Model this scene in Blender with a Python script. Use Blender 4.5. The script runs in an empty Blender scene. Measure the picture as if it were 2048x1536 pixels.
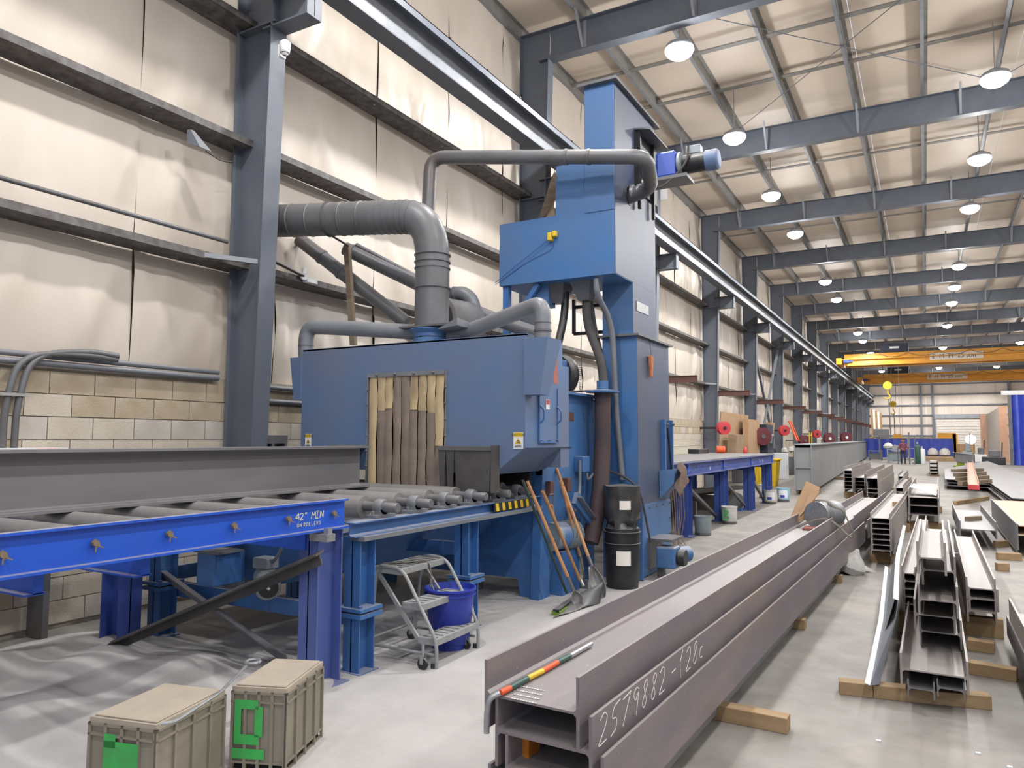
import bpy, bmesh, math, random
from mathutils import Vector, Matrix
random.seed(7)
C = bpy.context.scene.collection
sc = bpy.context.scene
V = Vector
PI = math.pi
# ---------------------------------------------------------------- camera
HC = 1.7
FPX = 1461.5
YAW, PIT, ROL = 0.513515, 0.073706, 0.004147
fwd = V((-math.sin(YAW)*math.cos(PIT), math.cos(YAW)*math.cos(PIT), math.sin(PIT)))
rgt = V((math.cos(YAW), math.sin(YAW), 0))
upv = rgt.cross(fwd)
r2 = math.cos(ROL)*rgt + math.sin(ROL)*upv
u2 = -math.sin(ROL)*rgt + math.cos(ROL)*upv
CAM = V((0, 0, HC))
cd = bpy.data.cameras.new('camera'); cam = bpy.data.objects.new('camera', cd); C.objects.link(cam)
cd.sensor_fit = 'HORIZONTAL'; cd.sensor_width = 36.0; cd.lens = FPX/2048*36.0
cd.clip_start = 0.05; cd.clip_end = 400
cam.matrix_world = Matrix(((r2.x, u2.x, -fwd.x, 0), (r2.y, u2.y, -fwd.y, 0), (r2.z, u2.z, -fwd.z, HC), (0, 0, 0, 1)))
sc.camera = cam
# survey helpers: a measured sight line meets a known plane of the hall (x, y or z fixed)
def _ray(px, py): return r2*((px-1024)/FPX) + u2*((768-py)/FPX) + fwd
def PZ(px, py, z=0.0): d = _ray(px, py); return CAM + d*((z-HC)/d.z)
def PX(px, py, x): d = _ray(px, py); return CAM + d*(x/d.x)
def PY(px, py, y): d = _ray(px, py); return CAM + d*(y/d.y)
# ---------------------------------------------------------------- world, exposure, lamps
sc.view_settings.view_transform = 'Standard'; sc.view_settings.look = 'None'
sc.view_settings.gamma = 1; sc.view_settings.use_curve_mapping = False
sc.view_settings.exposure = 0.0
w = bpy.data.worlds.new('world'); sc.world = w; w.use_nodes = True
w.node_tree.nodes['Background'].inputs[0].default_value = (0.80, 0.86, 1.0, 1)
w.node_tree.nodes['Background'].inputs[1].default_value = 1.0
LAMP_W = 225
LAMP_Z = 8.62
LAMPS = [(-3.65, y) for y in (-1.5, 3.2, 8.0, 12.6, 17.0, 21.7, 26.2, 34.9, 39.7, 53.0, 57.5, 66.0, 84.0, 93.0, 101.0)] + \
        [(1.42, y) for y in (-5.5, 0.0, 5.0, 12.0, 16.6, 21.3, 25.8, 34.3, 39.0, 43.5, 52.1, 64.5, 82.5, 91.5, 100.5)] + \
        [(6.2, y) for y in (1.0, 8.0, 15.0, 22.0, 30.0, 39.0, 50.0, 63.5, 83.5, 93.0, 101.0)] + [(11.5, y) for y in (4.0, 18.0, 34.0, 52.0, 72.0)]  # farthest lamps of the longer rows are unseen, added to brighten the end wall
# ---------------------------------------------------------------- materials
def srgb(r, g, b):
    f = lambda c: (c/255/12.92) if c/255 <= 0.04045 else ((c/255+0.055)/1.055)**2.4
    return (f(r), f(g), f(b), 1)
MATS = {}
def mat(name, c1, c2=None, scale=3.0, rough=0.6, metal=0.0, bump=0.0, bscale=40, dust=0.0, c3=None, emit=None, detail=6, stretch=None, spots=0.0, lo=0.35, hi=0.7, wave=None):
    if name in MATS: return MATS[name]
    m = bpy.data.materials.new(name); m.use_nodes = True
    nt = m.node_tree; N = nt.nodes; L = nt.links; b = N['Principled BSDF']
    b.inputs['Roughness'].default_value = rough; b.inputs['Metallic'].default_value = metal
    col = None
    tc = N.new('ShaderNodeTexCoord'); src = tc.outputs['Object']
    if stretch:
        mp = N.new('ShaderNodeMapping'); mp.inputs['Scale'].default_value = stretch; L.new(src, mp.inputs[0]); srcn = mp.outputs[0]
    else: srcn = src
    def mix(fac, a, bb):
        mx = N.new('ShaderNodeMix'); mx.data_type = 'RGBA'
        for k, vv in ((0, fac), (6, a), (7, bb)):
            if isinstance(vv, (tuple, float, int)): mx.inputs[k].default_value = vv
            else: L.new(vv, mx.inputs[k])
        return mx.outputs[2]
    def noise(s, d=6, o=None, lo=.35, hi=.7):
        n = N.new('ShaderNodeTexNoise'); n.inputs['Scale'].default_value = s; n.inputs['Detail'].default_value = d
        n.inputs['Roughness'].default_value = 0.6; L.new(o or srcn, n.inputs['Vector'])
        r = N.new('ShaderNodeMapRange'); r.inputs[1].default_value = lo; r.inputs[2].default_value = hi; L.new(n.outputs[0], r.inputs[0])
        return r.outputs[0]
    col = srgb(*c1)
    if c2: col = mix(noise(scale, detail, None, lo, hi), col, srgb(*c2))
    if c3: col = mix(noise(scale*0.37, 4, None, .52, .75), col, srgb(*c3))
    if spots: col = mix(noise(55, 2, src, .74, .76), col, srgb(215, 212, 205))
    if dust > 0:
        g = N.new('ShaderNodeNewGeometry'); s = N.new('ShaderNodeSeparateXYZ'); L.new(g.outputs['Normal'], s.inputs[0])
        r = N.new('ShaderNodeMapRange'); r.inputs[1].default_value = 0.15; r.inputs[2].default_value = 0.85; r.inputs[4].default_value = dust
        L.new(s.outputs[2], r.inputs[0]); col = mix(r.outputs[0], col, srgb(170, 166, 163))
    if isinstance(col, tuple): b.inputs['Base Color'].default_value = col
    else: L.new(col, b.inputs['Base Color'])
    if bump > 0:
        n = N.new('ShaderNodeTexNoise'); n.inputs['Scale'].default_value = bscale; n.inputs['Detail'].default_value = 5; L.new(srcn, n.inputs['Vector'])
        bp = N.new('ShaderNodeBump'); bp.inputs['Strength'].default_value = bump; bp.inputs['Distance'].default_value = 0.02
        L.new(n.outputs[0], bp.inputs['Height']); L.new(bp.outputs[0], b.inputs['Normal'])
    if emit:
        b.inputs['Emission Color'].default_value = srgb(*emit[0]); b.inputs['Emission Strength'].default_value = emit[1]
    MATS[name] = m; return m
M_paintg = mat('grey_blue_steel_paint', (88, 95, 106), (98, 103, 112), 2.5, 0.5, bump=.05, dust=.35)
M_paintl = mat('light_grey_paint', (138, 142, 148), (120, 124, 130), 3, .45, dust=.2)
M_purl = mat('purlin_grey', (128, 126, 122), (112, 110, 108), 4, .6)
M_girt = mat('galvanised_dirty_girt', (72, 66, 64), (112, 110, 109), 9, .6, .0, dust=.3)
M_vinyl = mat('insulation_vinyl', (204, 194, 183), (188, 177, 164), 0.9, .42, bump=.35, bscale=3.5, c3=(172, 158, 138), stretch=(1, 1, .35), lo=.4, hi=.8)
M_roofv = mat('roof_insulation_vinyl', (220, 206, 190), (210, 196, 180), 0.6, .55, bump=.08, bscale=3)
M_block = mat('painted_block', (196, 187, 174), (180, 169, 152), 2.2, .85, bump=.3, bscale=60, c3=(160, 140, 108))
M_block2 = mat('painted_block_stained', (182, 169, 150), (160, 145, 121), 2.4, .85, bump=.3, bscale=60, c3=(156, 138, 110))
M_block3 = mat('painted_block_grey', (192, 186, 178), (172, 164, 154), 2.4, .85, bump=.3, bscale=60)
M_seam = mat('seam_tan', (150, 128, 100), (170, 152, 126), 4, .8)
M_mortar = mat('mortar', (168, 160, 148), (150, 140, 126), 8, .9)
M_floor = mat('concrete_floor', (144, 140, 135), (118, 113, 107), 2.2, .62, bump=.08, bscale=14, c3=(160, 152, 142), detail=10, spots=0)
M_dust = mat('abrasive_dust', (186, 183, 181), (168, 165, 163), 1.6, .9, bump=.2, bscale=25)
M_mblue = mat('dusty_machine_blue', (84, 112, 152), (106, 111, 127), .7, .55, bump=.04, dust=.6, c3=(70, 124, 182), lo=.3, hi=.75)
M_mblue2 = mat('tower_blue', (62, 110, 166), (84, 108, 142), 0.7, .5, bump=.04, dust=.6, c3=(56, 122, 192))
M_tface = mat('tower_slate_face', (78, 84, 98), (64, 82, 118), 1.1, .42, bump=.04, stretch=(1, 1, .3), c3=(108, 108, 110))  # slate tone of the side plates, darker than the tower blue
M_lblue = mat('leg_blue', (54, 102, 164), (68, 106, 156), 2.5, .5, dust=.6)
M_rail = mat('new_blue_paint', (30, 86, 200), (36, 84, 190), 3, .38, dust=.8, bump=.02)
M_rleg = mat('violet_blue_paint', (82, 98, 156), (72, 92, 156), 3, .5, dust=.4)
M_navy = mat('outfeed_blue', (52, 74, 148), (60, 84, 152), 3, .5, dust=.5)
M_roller = mat('roller_steel', (150, 148, 148), (128, 126, 126), 6, .42, .35, dust=.3)
M_duct = mat('duct_grey', (104, 106, 110), (88, 88, 90), 2.0, .42, .1, dust=.25, c3=(96, 88, 82))
M_ductl = mat('duct_grey_light', (122, 126, 132), (104, 108, 116), 2.0, .42, .1, dust=.35)
M_raw = mat('mill_scale_steel', (132, 122, 122), (112, 107, 116), 1.6, .5, .08, bump=.05, dust=.35, c3=(146, 126, 112), spots=1, stretch=(3, .6, 3))
M_raw2 = mat('mill_scale_steel_pale', (152, 144, 140), (138, 131, 130), 1.4, .5, .1, bump=.05, dust=.35, c3=(168, 154, 142), stretch=(3, .5, 3))
M_raw3 = mat('mill_scale_steel_grey', (122, 121, 124), (108, 108, 112), 1.4, .5, .12, dust=.3, stretch=(3, .5, 3))
M_rust = mat('rusty_steel', (98, 66, 58), (82, 60, 56), 5, .7)
M_ggird = mat('primed_grey_girder', (134, 137, 138), (126, 128, 130), .8, .6)
M_rubber = mat('dusty_rubber', (78, 76, 76), (66, 63, 62), 6, .8, bump=.1)
M_black = mat('black_plastic', (30, 31, 34), (44, 45, 48), 5, .45, dust=.4)
M_dark = mat('opening_shade', (22, 22, 24), rough=.9)  # near-black colour that stands for shade in openings and gaps
M_tan = mat('tan_leather_strip', (200, 180, 142), (176, 156, 122), 4, .8, bump=.15, c3=(120, 104, 84), stretch=(1, 1, .4))
M_tang = mat('grey_brown_leather_strip', (138, 124, 112), (118, 106, 98), 4, .8, bump=.15)
M_wood = mat('timber', (164, 138, 104), (140, 116, 84), 3, .8, bump=.15, stretch=(1, 6, 6))
M_woodg = mat('weathered_timber', (134, 118, 98), (112, 98, 82), 3, .85, bump=.15, stretch=(1, 6, 6))
M_handle = mat('tool_handle_wood', (200, 148, 100), (170, 118, 78), 8, .55)
M_zinc = mat('zinc', (176, 178, 180), (150, 152, 156), 20, .35, .6)
M_lad = mat('ladder_grey', (150, 152, 152), (132, 134, 134), 10, .5, dust=.3)
M_crate = mat('dusty_tan_plastic', (138, 131, 117), (122, 116, 103), 4, .7, dust=.0)
M_cratel = mat('dusty_crate_lid', (172, 160, 144), (158, 148, 134), 5, .75)
M_green = mat('green_spray_paint', (58, 176, 84), (70, 150, 84), 9, .7)
M_white = mat('white', (226, 228, 230), (212, 214, 218), 4, .5)
M_offw = mat('off_white_board', (232, 226, 216), rough=.6)
M_yel = mat('crane_yellow', (232, 168, 48), (224, 156, 44), 1, .45)
M_yel2 = mat('yellow_plastic', (222, 190, 40), (206, 170, 30), 4, .5)
M_red = mat('red_paint', (196, 62, 68), (178, 50, 58), 4, .45)
M_maroon = mat('maroon_paint', (102, 40, 48), (84, 34, 44), 5, .5)
M_orange = mat('orange_paint', (226, 92, 42), (206, 80, 40), 5, .55)
M_card = mat('cardboard', (178, 146, 114), (166, 134, 102), 3, .85)
M_screen = mat('blue_welding_screen', (44, 62, 160), (54, 70, 156), 1.5, .5)
M_tarp = mat('blue_tarpaulin', (62, 80, 190), (84, 100, 200), 1.2, .45)
M_bbin = mat('blue_plastic_bin', (36, 52, 150), (44, 62, 160), 5, .45)
M_salmon = mat('primer_salmon', (196, 156, 130), (184, 144, 120), 3, .6)
M_chalk = mat('chalk', (226, 224, 218), rough=.9)
M_motorg = mat('motor_grey_paint', (140, 150, 154), (122, 132, 136), 5, .45)
M_dgreen = mat('dark_green_paint', (44, 84, 74), (40, 74, 66), 4, .45)
M_sack = mat('white_woven_sack', (206, 204, 200), (182, 180, 176), 8, .6, bump=.2)
M_strap = mat('grey_webbing', (112, 106, 96), (88, 84, 78), 10, .8)
M_skin = mat('skin', (190, 140, 116), rough=.6)
M_shirt = mat('maroon_shirt', (120, 66, 84), rough=.8)
M_jeans = mat('dark_trousers', (50, 54, 76), rough=.8)
M_lampe = mat('lamp_lens', (255, 255, 255), emit=((248, 250, 255), 28.0))
M_door = mat('roller_shutter', (206, 200, 192), (190, 184, 176), 3, .5)
M_cyan = mat('pale_blue_plastic', (150, 190, 206), rough=.5)
M_copper = mat('chalk_yellow', (214, 210, 170), rough=.8)
# ---------------------------------------------------------------- mesh builder
class MB:
    def __init__(s): s.v = []; s.f = []
    def add(s, vs, fs):
        o = len(s.v); s.v += [V(p) for p in vs]; s.f += [[i+o for i in f] for f in fs]; return s
    def box(s, x0, x1, y0, y1, z0, z1):
        return s.add([(x0,y0,z0),(x1,y0,z0),(x1,y1,z0),(x0,y1,z0),(x0,y0,z1),(x1,y0,z1),(x1,y1,z1),(x0,y1,z1)],
                     [(0,3,2,1),(4,5,6,7),(0,1,5,4),(1,2,6,5),(2,3,7,6),(3,0,4,7)])
    def hexa(s, b4, t4):
        return s.add(list(b4)+list(t4), [(0,3,2,1),(4,5,6,7),(0,1,5,4),(1,2,6,5),(2,3,7,6),(3,0,4,7)])
    def prism(s, poly, axis, a, b):          # poly in the two other axes (x,z for y; y,z for x; x,y for z)
        n = len(poly); vs = []
        for t in (a, b):
            for p in poly: vs.append({'x': (t, p[0], p[1]), 'y': (p[0], t, p[1]), 'z': (p[0], p[1], t)}[axis])
        fs = [list(range(n))[::-1], list(range(n, 2*n))] + [(i, (i+1) % n, n+(i+1) % n, n+i) for i in range(n)]
        return s.add(vs, fs)
    def bar(s, p0, p1, wd, ht, up=(0,0,1), off=0):  # rectangular bar p0->p1
        p0 = V(p0); p1 = V(p1); d = (p1-p0).normalized(); u = V(up)
        sd = d.cross(u)
        if sd.length < 1e-4: sd = d.cross(V((1,0,0)))
        sd.normalize(); u = sd.cross(d)
        q = []
        for p in (p0, p1):
            for a, b in ((-1,-1),(1,-1),(1,1),(-1,1)): q.append(p + sd*(a*wd/2) + u*(b*ht/2))
        return s.add(q, [(0,3,2,1),(4,5,6,7),(0,1,5,4),(1,2,6,5),(2,3,7,6),(3,0,4,7)])
    def tube(s, pts, r, n=10, cap=True, radii=None):
        pts = [V(p) for p in pts]; rings = []; u = None
        for i, p in enumerate(pts):
            d = (pts[min(i+1, len(pts)-1)] - pts[max(i-1, 0)]).normalized()
            if u is None:
                u = d.cross(V((0,0,1)))
                if u.length < .05: u = d.cross(V((1,0,0)))
            u = (u - d*u.dot(d)).normalized(); w_ = d.cross(u)
            rr = radii[i] if radii else r
            rings.append([p + u*(rr*math.cos(2*PI*k/n)) + w_*(rr*math.sin(2*PI*k/n)) for k in range(n)])
        vs = [q for g in rings for q in g]; fs = []
        for i in range(len(pts)-1):
            for k in range(n): fs.append((i*n+k, i*n+(k+1) % n, (i+1)*n+(k+1) % n, (i+1)*n+k))
        if cap: fs.append(list(range(n))[::-1]); fs.append([(len(pts)-1)*n+k for k in range(n)])
        return s.add(vs, fs)
    def lathe(s, prof, c, axis=(0,0,1), n=20):   # prof [(r,h)]
        a = V(axis).normalized(); c = V(c); u = a.cross(V((0,0,1)))
        if u.length < .05: u = V((1,0,0))
        u.normalize(); w_ = a.cross(u); vs = []; fs = []
        for r, h in prof:
            for k in range(n): vs.append(c + a*h + u*(r*math.cos(2*PI*k/n)) + w_*(r*math.sin(2*PI*k/n)))
        for i in range(len(prof)-1):
            for k in range(n): fs.append((i*n+k, i*n+(k+1) % n, (i+1)*n+(k+1) % n, (i+1)*n+k))
        fs.append(list(range(n))[::-1]); fs.append([(len(prof)-1)*n+k for k in range(n)])
        return s.add(vs, fs)
    def hb(s, D, B, tw, tf, L, lying=True, fil=0.012):   # H-section along +y from 0 to L, web horizontal when lying
        h = D/2; b = B/2; t = tw/2; x1 = h-tf; f = fil
        P = [(-h,-b),(-x1,-b),(-x1,-t-f),(-x1+f,-t),(x1-f,-t),(x1,-t-f),(x1,-b),(h,-b),(h,b),(x1,b),(x1,t+f),(x1-f,t),(-x1+f,t),(-x1,t+f),(-x1,b),(-h,b)]
        if not lying: P = [(-z, x) for x, z in P]
        n = 16; vs = [(x, 0, z) for x, z in P] + [(x, L, z) for x, z in P]
        fs = [(i, (i+1) % n, n+(i+1) % n, n+i) for i in range(n)]
        for o in (0, n):
            for q in ((0,1,2,13,14,15),(2,3,12,13),(3,4,11,12),(4,5,10,11),(5,6,7,8,9,10)):
                fs.append([i+o for i in (q if o else q[::-1])])
        return s.add(vs, fs)
    def xf(s, M):
        s.v = [M @ p for p in s.v]; return s
    def join(s, o): return s.add(o.v, o.f)
    def build(s, name, m, parent=None, smooth=False, bevel=0, label=None):
        o0 = V((0,0,0)); p = parent
        while p is not None: o0 = o0 + p.location; p = p.parent
        me = bpy.data.meshes.new(name); me.from_pydata([tuple(q - o0) for q in s.v], [], s.f); me.update()
        bm = bmesh.new(); bm.from_mesh(me); bmesh.ops.recalc_face_normals(bm, faces=bm.faces); bm.to_mesh(me); bm.free()
        me.materials.append(m)
        if smooth:
            me.polygons.foreach_set('use_smooth', [True]*len(me.polygons))
            try: me.set_sharp_from_angle(angle=0.7)
            except Exception: pass
        o = bpy.data.objects.new(name, me); C.objects.link(o)
        if parent is not None: o.parent = parent
        if bevel:
            bv = o.modifiers.new('bevel', 'BEVEL'); bv.width = bevel; bv.segments = 2; bv.limit_method = 'ANGLE'
        if label: o['label'] = label
        return o
def tag(o, label, cat, group=None, kind=None):
    o['label'] = label
    if cat: o['category'] = cat
    if group: o['group'] = group
    if kind: o['kind'] = kind
    return o
def thing(name, label, cat, loc=(0,0,0), group=None):
    o = bpy.data.objects.new(name, None); o.empty_display_size = .1; C.objects.link(o); o.location = loc
    return tag(o, label, cat, group)
def struct(o, label=None):
    o['kind'] = 'structure'
    if label: o['label'] = label
    return o
def copy_tree(o, parent=None):
    c = o.copy(); C.objects.link(c); c.parent = parent
    for ch in [k for k in o.children]: copy_tree(ch, c)
    return c
def inst(src, loc, parent, name=None, sx=1):   # cheap linked-mesh copy of a part
    c = src.copy(); C.objects.link(c); c.parent = parent; c.location = loc; return c
def arc(p0, p1, p2, n=6):   # quadratic bend
    p0, p1, p2 = V(p0), V(p1), V(p2)
    return [p0*(1-t)**2 + p1*(2*t*(1-t)) + p2*t*t for t in [i/n for i in range(n+1)]]
def bend(pts, r=.2, n=6):   # polyline with rounded corners
    pts = [V(p) for p in pts]; out = [pts[0]]
    for i in range(1, len(pts)-1):
        a = (pts[i-1]-pts[i]); b = (pts[i+1]-pts[i]); ra = min(r, a.length*.45); rb = min(r, b.length*.45)
        out += arc(pts[i]+a.normalized()*ra, pts[i], pts[i]+b.normalized()*rb, n)
    return out + [pts[-1]]
ORD = ['first','second','third','fourth','fifth','sixth','seventh','eighth','ninth','tenth','eleventh','twelfth','thirteenth','fourteenth','fifteenth','sixteenth','seventeenth']
# stroke letters for chalk and paint-stick writing (unit box, y up)
STR = {'4': [[(.6,0),(.6,1),(0,.35),(.8,.35)]], '2': [[(0,.8),(.3,1),(.6,.8),(.5,.5),(0,0),(.7,.05)]], '"': [[(.1,1),(.1,.75)],[(.35,1),(.35,.75)]],
 'M': [[(0,0),(.1,1),(.4,.4),(.7,1),(.8,0)]], 'I': [[(0,1),(.5,1)],[(.25,1),(.25,0)],[(0,0),(.5,0)]], 'N': [[(0,0),(0,1),(.6,0),(.6,1)]],
 'O': [[(.3,1),(0,.7),(0,.3),(.3,0),(.6,.3),(.6,.7),(.3,1)]], 'R': [[(0,0),(0,1),(.5,.9),(.5,.6),(0,.5),(.6,0)]], 'L': [[(0,1),(0,0),(.5,0)]],
 'E': [[(.5,1),(0,1),(0,0),(.5,0)],[(0,.5),(.4,.5)]], 'S': [[(.5,.9),(.2,1),(0,.75),(.5,.3),(.3,0),(0,.1)]], '5': [[(.7,1),(.15,.9),(.05,.55),(.5,.5),(.55,.15),(.1,0)]],
 '7': [[(0,.9),(.7,1),(.2,0)]], '9': [[(.6,.85),(.3,1),(.05,.75),(.3,.5),(.6,.8),(.5,0)]], '8': [[(.3,.5),(.6,.85),(.35,1),(.1,.8),(.55,.2),(.3,0),(.05,.2),(.3,.5)]],
 '(': [[(.4,1.05),(.1,.6),(.3,-.05)]], ')': [[(.1,1.05),(.4,.6),(.1,-.05)]], '-': [[(0,.45),(.5,.5)]], 'c': [[(.5,.5),(.2,.55),(.05,.3),(.2,.05),(.5,.1)]], ' ': [], 'B': [[(0,0),(0,1),(.5,.85),(.4,.55),(0,.52),(.55,.3),(.4,0),(0,0)]],
 'D': [[(0,0),(0,1),(.5,.85),(.6,.4),(.4,0),(0,0)]], 'A': [[(0,0),(.3,1),(.6,0)],[(.1,.4),(.5,.4)]]}
def writing(txt, org, ex, ey, h, r, adv=.85, slant=0.0):
    ex = V(ex).normalized(); ey = V(ey).normalized(); org = V(org); m = MB(); x = 0; nrm = ex.cross(ey)
    for ch in txt:
        for st in STR.get(ch, []):
            pp = [org + ex*((a+slant*b+x)*h) + ey*(b*h) for a, b in st]
            if len(st) > 3: pp = bend(pp, h*.15, 3)
            for a, b in zip(pp[:-1], pp[1:]):
                if (b-a).length > 1e-4: m.bar(a, b, r*2, r*.6, up=nrm)
        x += adv if ch != ' ' else .5
    return m
# ================================================================ the hall
YE = 106.5; XR = 17.0; YB = -9.0
struct(MB().box(-7.2, XR, YB, YE+.3, -.2, 0).build('floor', M_floor), 'dusty grey concrete floor')
# left wall: block dado and insulation above
wl = bpy.data.objects.new('wall_left', None); C.objects.link(wl); struct(wl, 'left wall of painted blocks below cream insulation')
MB().box(-7.0, -6.775, YB, YE, 0, 2.34).build('mortar_bed', M_mortar, wl)
MB().box(-7.2, -7.0, YB, YE, 0, 10.0).build('backing', M_mortar, wl)
BW, BH = .407, .203
src = [MB().box(-6.78, -6.75, .004, BW-.004, .004, BH-.004).build('block', mm, wl) for mm in (M_block, M_block2, M_block3)]
for o in src: bpy.data.objects.remove(o)
bmeshes = []
for mm in (M_block, M_block2, M_block3):
    o = MB().box(-6.78, -6.75, .004, BW-.004, .004, BH-.004).build('block', mm, None); bmeshes.append(o.data); bpy.data.objects.remove(o)
nb = 0; rest = MB()
def visible_block(y): return 2.4 < y < 6.6 or 20.2 < y < 25.3
for r in range(11):
    y = YB + (BW/2 if r % 2 else 0)
    while y < YE-.2:
        z = r*BH + .045
        if visible_block(y) and nb < 300:
            st = math.sin(y*1.3)+math.sin(y*.57+1)
            k = 1 if (r > 8 and random.random() < .8) or (y < 3.2 and random.random() < .5) else (2 if random.random() < .25 else 0)
            o = bpy.data.objects.new('block', bmeshes[k]); C.objects.link(o); o.parent = wl
            o.location = (random.uniform(-.001, .002), y, z); nb += 1
        else: rest.box(-6.78, -6.75, y+.004, y+BW-.004, z+.004, z+BH-.004)
        y += BW
o = rest.build('block_courses', M_block, wl); o['kind'] = 'stuff'
# insulation: one vinyl-faced blanket per 1.83 m, pillowed between the girts
GZ = [2.33, 3.60, 5.00, 6.40, 7.80, 9.2, 9.9]
def blanket(y0, y1, seed):
    rnd = random.Random(seed); ny, nz = 22, 52; vs = []; fs = []
    folds = [(rnd.uniform(0, 1), rnd.uniform(-.5, .5), rnd.uniform(.03, .07), rnd.uniform(.015, .04)) for _ in range(8)]
    for j in range(nz+1):
        z = 2.34 + (9.75-2.34)*j/nz
        k = max(i for i in range(6) if GZ[i] <= z+1e-6 or i == 0); tz = (z-GZ[k])/(GZ[k+1]-GZ[k])
        for i in range(ny+1):
            t = i/ny; y = y0+.003+(y1-y0-.006)*t
            d = .055*math.sin(PI*min(max(tz, 0), 1))**.7 * (.35+.65*math.sin(PI*t)**.6)
            for a, sl, wd, am in folds:
                u = (t-a-sl*(tz-.5))/wd
                d += am*math.exp(-u*u)*math.sin(PI*tz)*(1 if k == int(a*6) or k in (0, 3) else .2)
            e = .02*math.exp(-((t)/.05)**2) + .02*math.exp(-((1-t)/.05)**2)
            vs.append((-6.87+min(d, .11)+e*.5+.01*math.sin(seed*3+z*2+t*5), y, z))
    for j in range(nz):
        for i in range(ny): a = j*(ny+1)+i; fs.append((a, a+1, a+ny+2, a+ny+1))
    return MB().add(vs, fs).build('insulation_panel', M_vinyl, wl, smooth=True)
y = YB+.6; k = 0
while y < 60: blanket(y, y+1.83, k); y += 1.83; k += 1
rest = MB()
while y < YE: rest.box(-6.9, -6.85, y+.01, min(y+1.82, YE), 2.34, 9.75); y += 1.83
rest.build('insulation_far', M_vinyl, wl)['kind'] = 'stuff'
MB().box(-6.99, -6.93, YB, YE, 2.3, 9.76).build('insulation_seam', M_seam, wl)
# end wall with shutter, right wall, ceiling
we = bpy.data.objects.new('wall_back', None); C.objects.link(we); struct(we, 'far end wall of pale insulation with grey girts')
MB().box(-7, XR, YE, YE+.2, 0, 10).build('backing', M_vinyl, we)
for i in range(13): MB().box(-6.9+i*1.83, -6.9+i*1.83+1.8, YE-.04, YE-.01, 0, 9.7).build('insulation_panel', M_vinyl, we)
for z in (2.2, 3.5, 4.77, 6.05, 7.39, 8.7): MB().box(-6.9, XR, YE-.24, YE-.05, z-.09, z+.09).build('girt', M_paintg, we)
for x in (-.3, 1.0, 9.0, 14.0): MB().box(x-.12, x+.12, YE-.5, YE-.25, 0, 9.6).build('end_column', M_paintg, we)
ds = MB(); 
dr = bpy.data.objects.new('door_1', None); C.objects.link(dr); struct(dr, 'corrugated roller shutter in the end wall')
for i in range(13): MB().box(1.3, 6.2, YE-.55, YE-.5, .02+i*.33, .32+i*.33).build('slat', M_door, dr)
MB().box(1.15, 1.3, YE-.6, YE-.45, 0, 4.5).build('guide_rail', M_paintl, dr); MB().box(6.2, 6.35, YE-.6, YE-.45, 0, 4.5).build('guide_rail', M_paintl, dr)
MB().box(1.1, 6.4, YE-.75, YE-.3, 4.35, 4.8).build('shutter_box', M_paintl, dr)
struct(MB().box(XR, XR+.2, YB, YE, 0, 9.9).build('wall_right', M_vinyl), 'right side wall of cream insulation')
ce = bpy.data.objects.new('ceiling', None); C.objects.link(ce); struct(ce, 'cream vinyl faced roof between grey rafters and purlins')
for b in range(17):
    y0 = -1.1-6.7+b*6.7
    for k in range(8): MB().box(-7.0+k*3.0, -7.0+k*3.0+2.985, y0, min(y0+6.7, YE), 9.86+(k % 2)*.004, 9.9).build('roof_panel', M_roofv, ce)
for k in range(17):   # purlins, Z-sections running the length
    x = -6.76+k*1.4
    o = MB().box(x-.004, x+.004, YB, YE, 9.62, 9.86).box(x, x+.07, YB, YE, 9.85, 9.858).build('purlin', M_purl, ce); MB().box(x-.07, x-.0045, YB, YE, 9.612, 9.622).build('purlin_lip', M_paintl, o)
for b in range(16):   # bridging straps
    y0 = 5.57-6.7+b*6.7
    for f in ((.36, .64) if b == 2 else (.5,)):
        MB().box(-6.8, XR, y0+6.7*f-.07, y0+6.7*f+.07, 9.70, 9.72).build('bridging_strap', M_purl, ce)
for b in (2,):
    y0 = 5.57+(b-1)*6.7
    for s0, s1 in (((-4.0, y0+.2), (1.6, y0+6.5)), ((1.6, y0+.2), (-4.0, y0+6.5)), ((1.6, y0+.2), (7.2, y0+6.5)), ((7.2, y0+.2), (1.6, y0+6.5))):
        MB().tube([(s0[0], s0[1], 9.6), (s1[0], s1[1], 9.6)], .009, 6).build('bracing_rod', M_paintg, ce)
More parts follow.
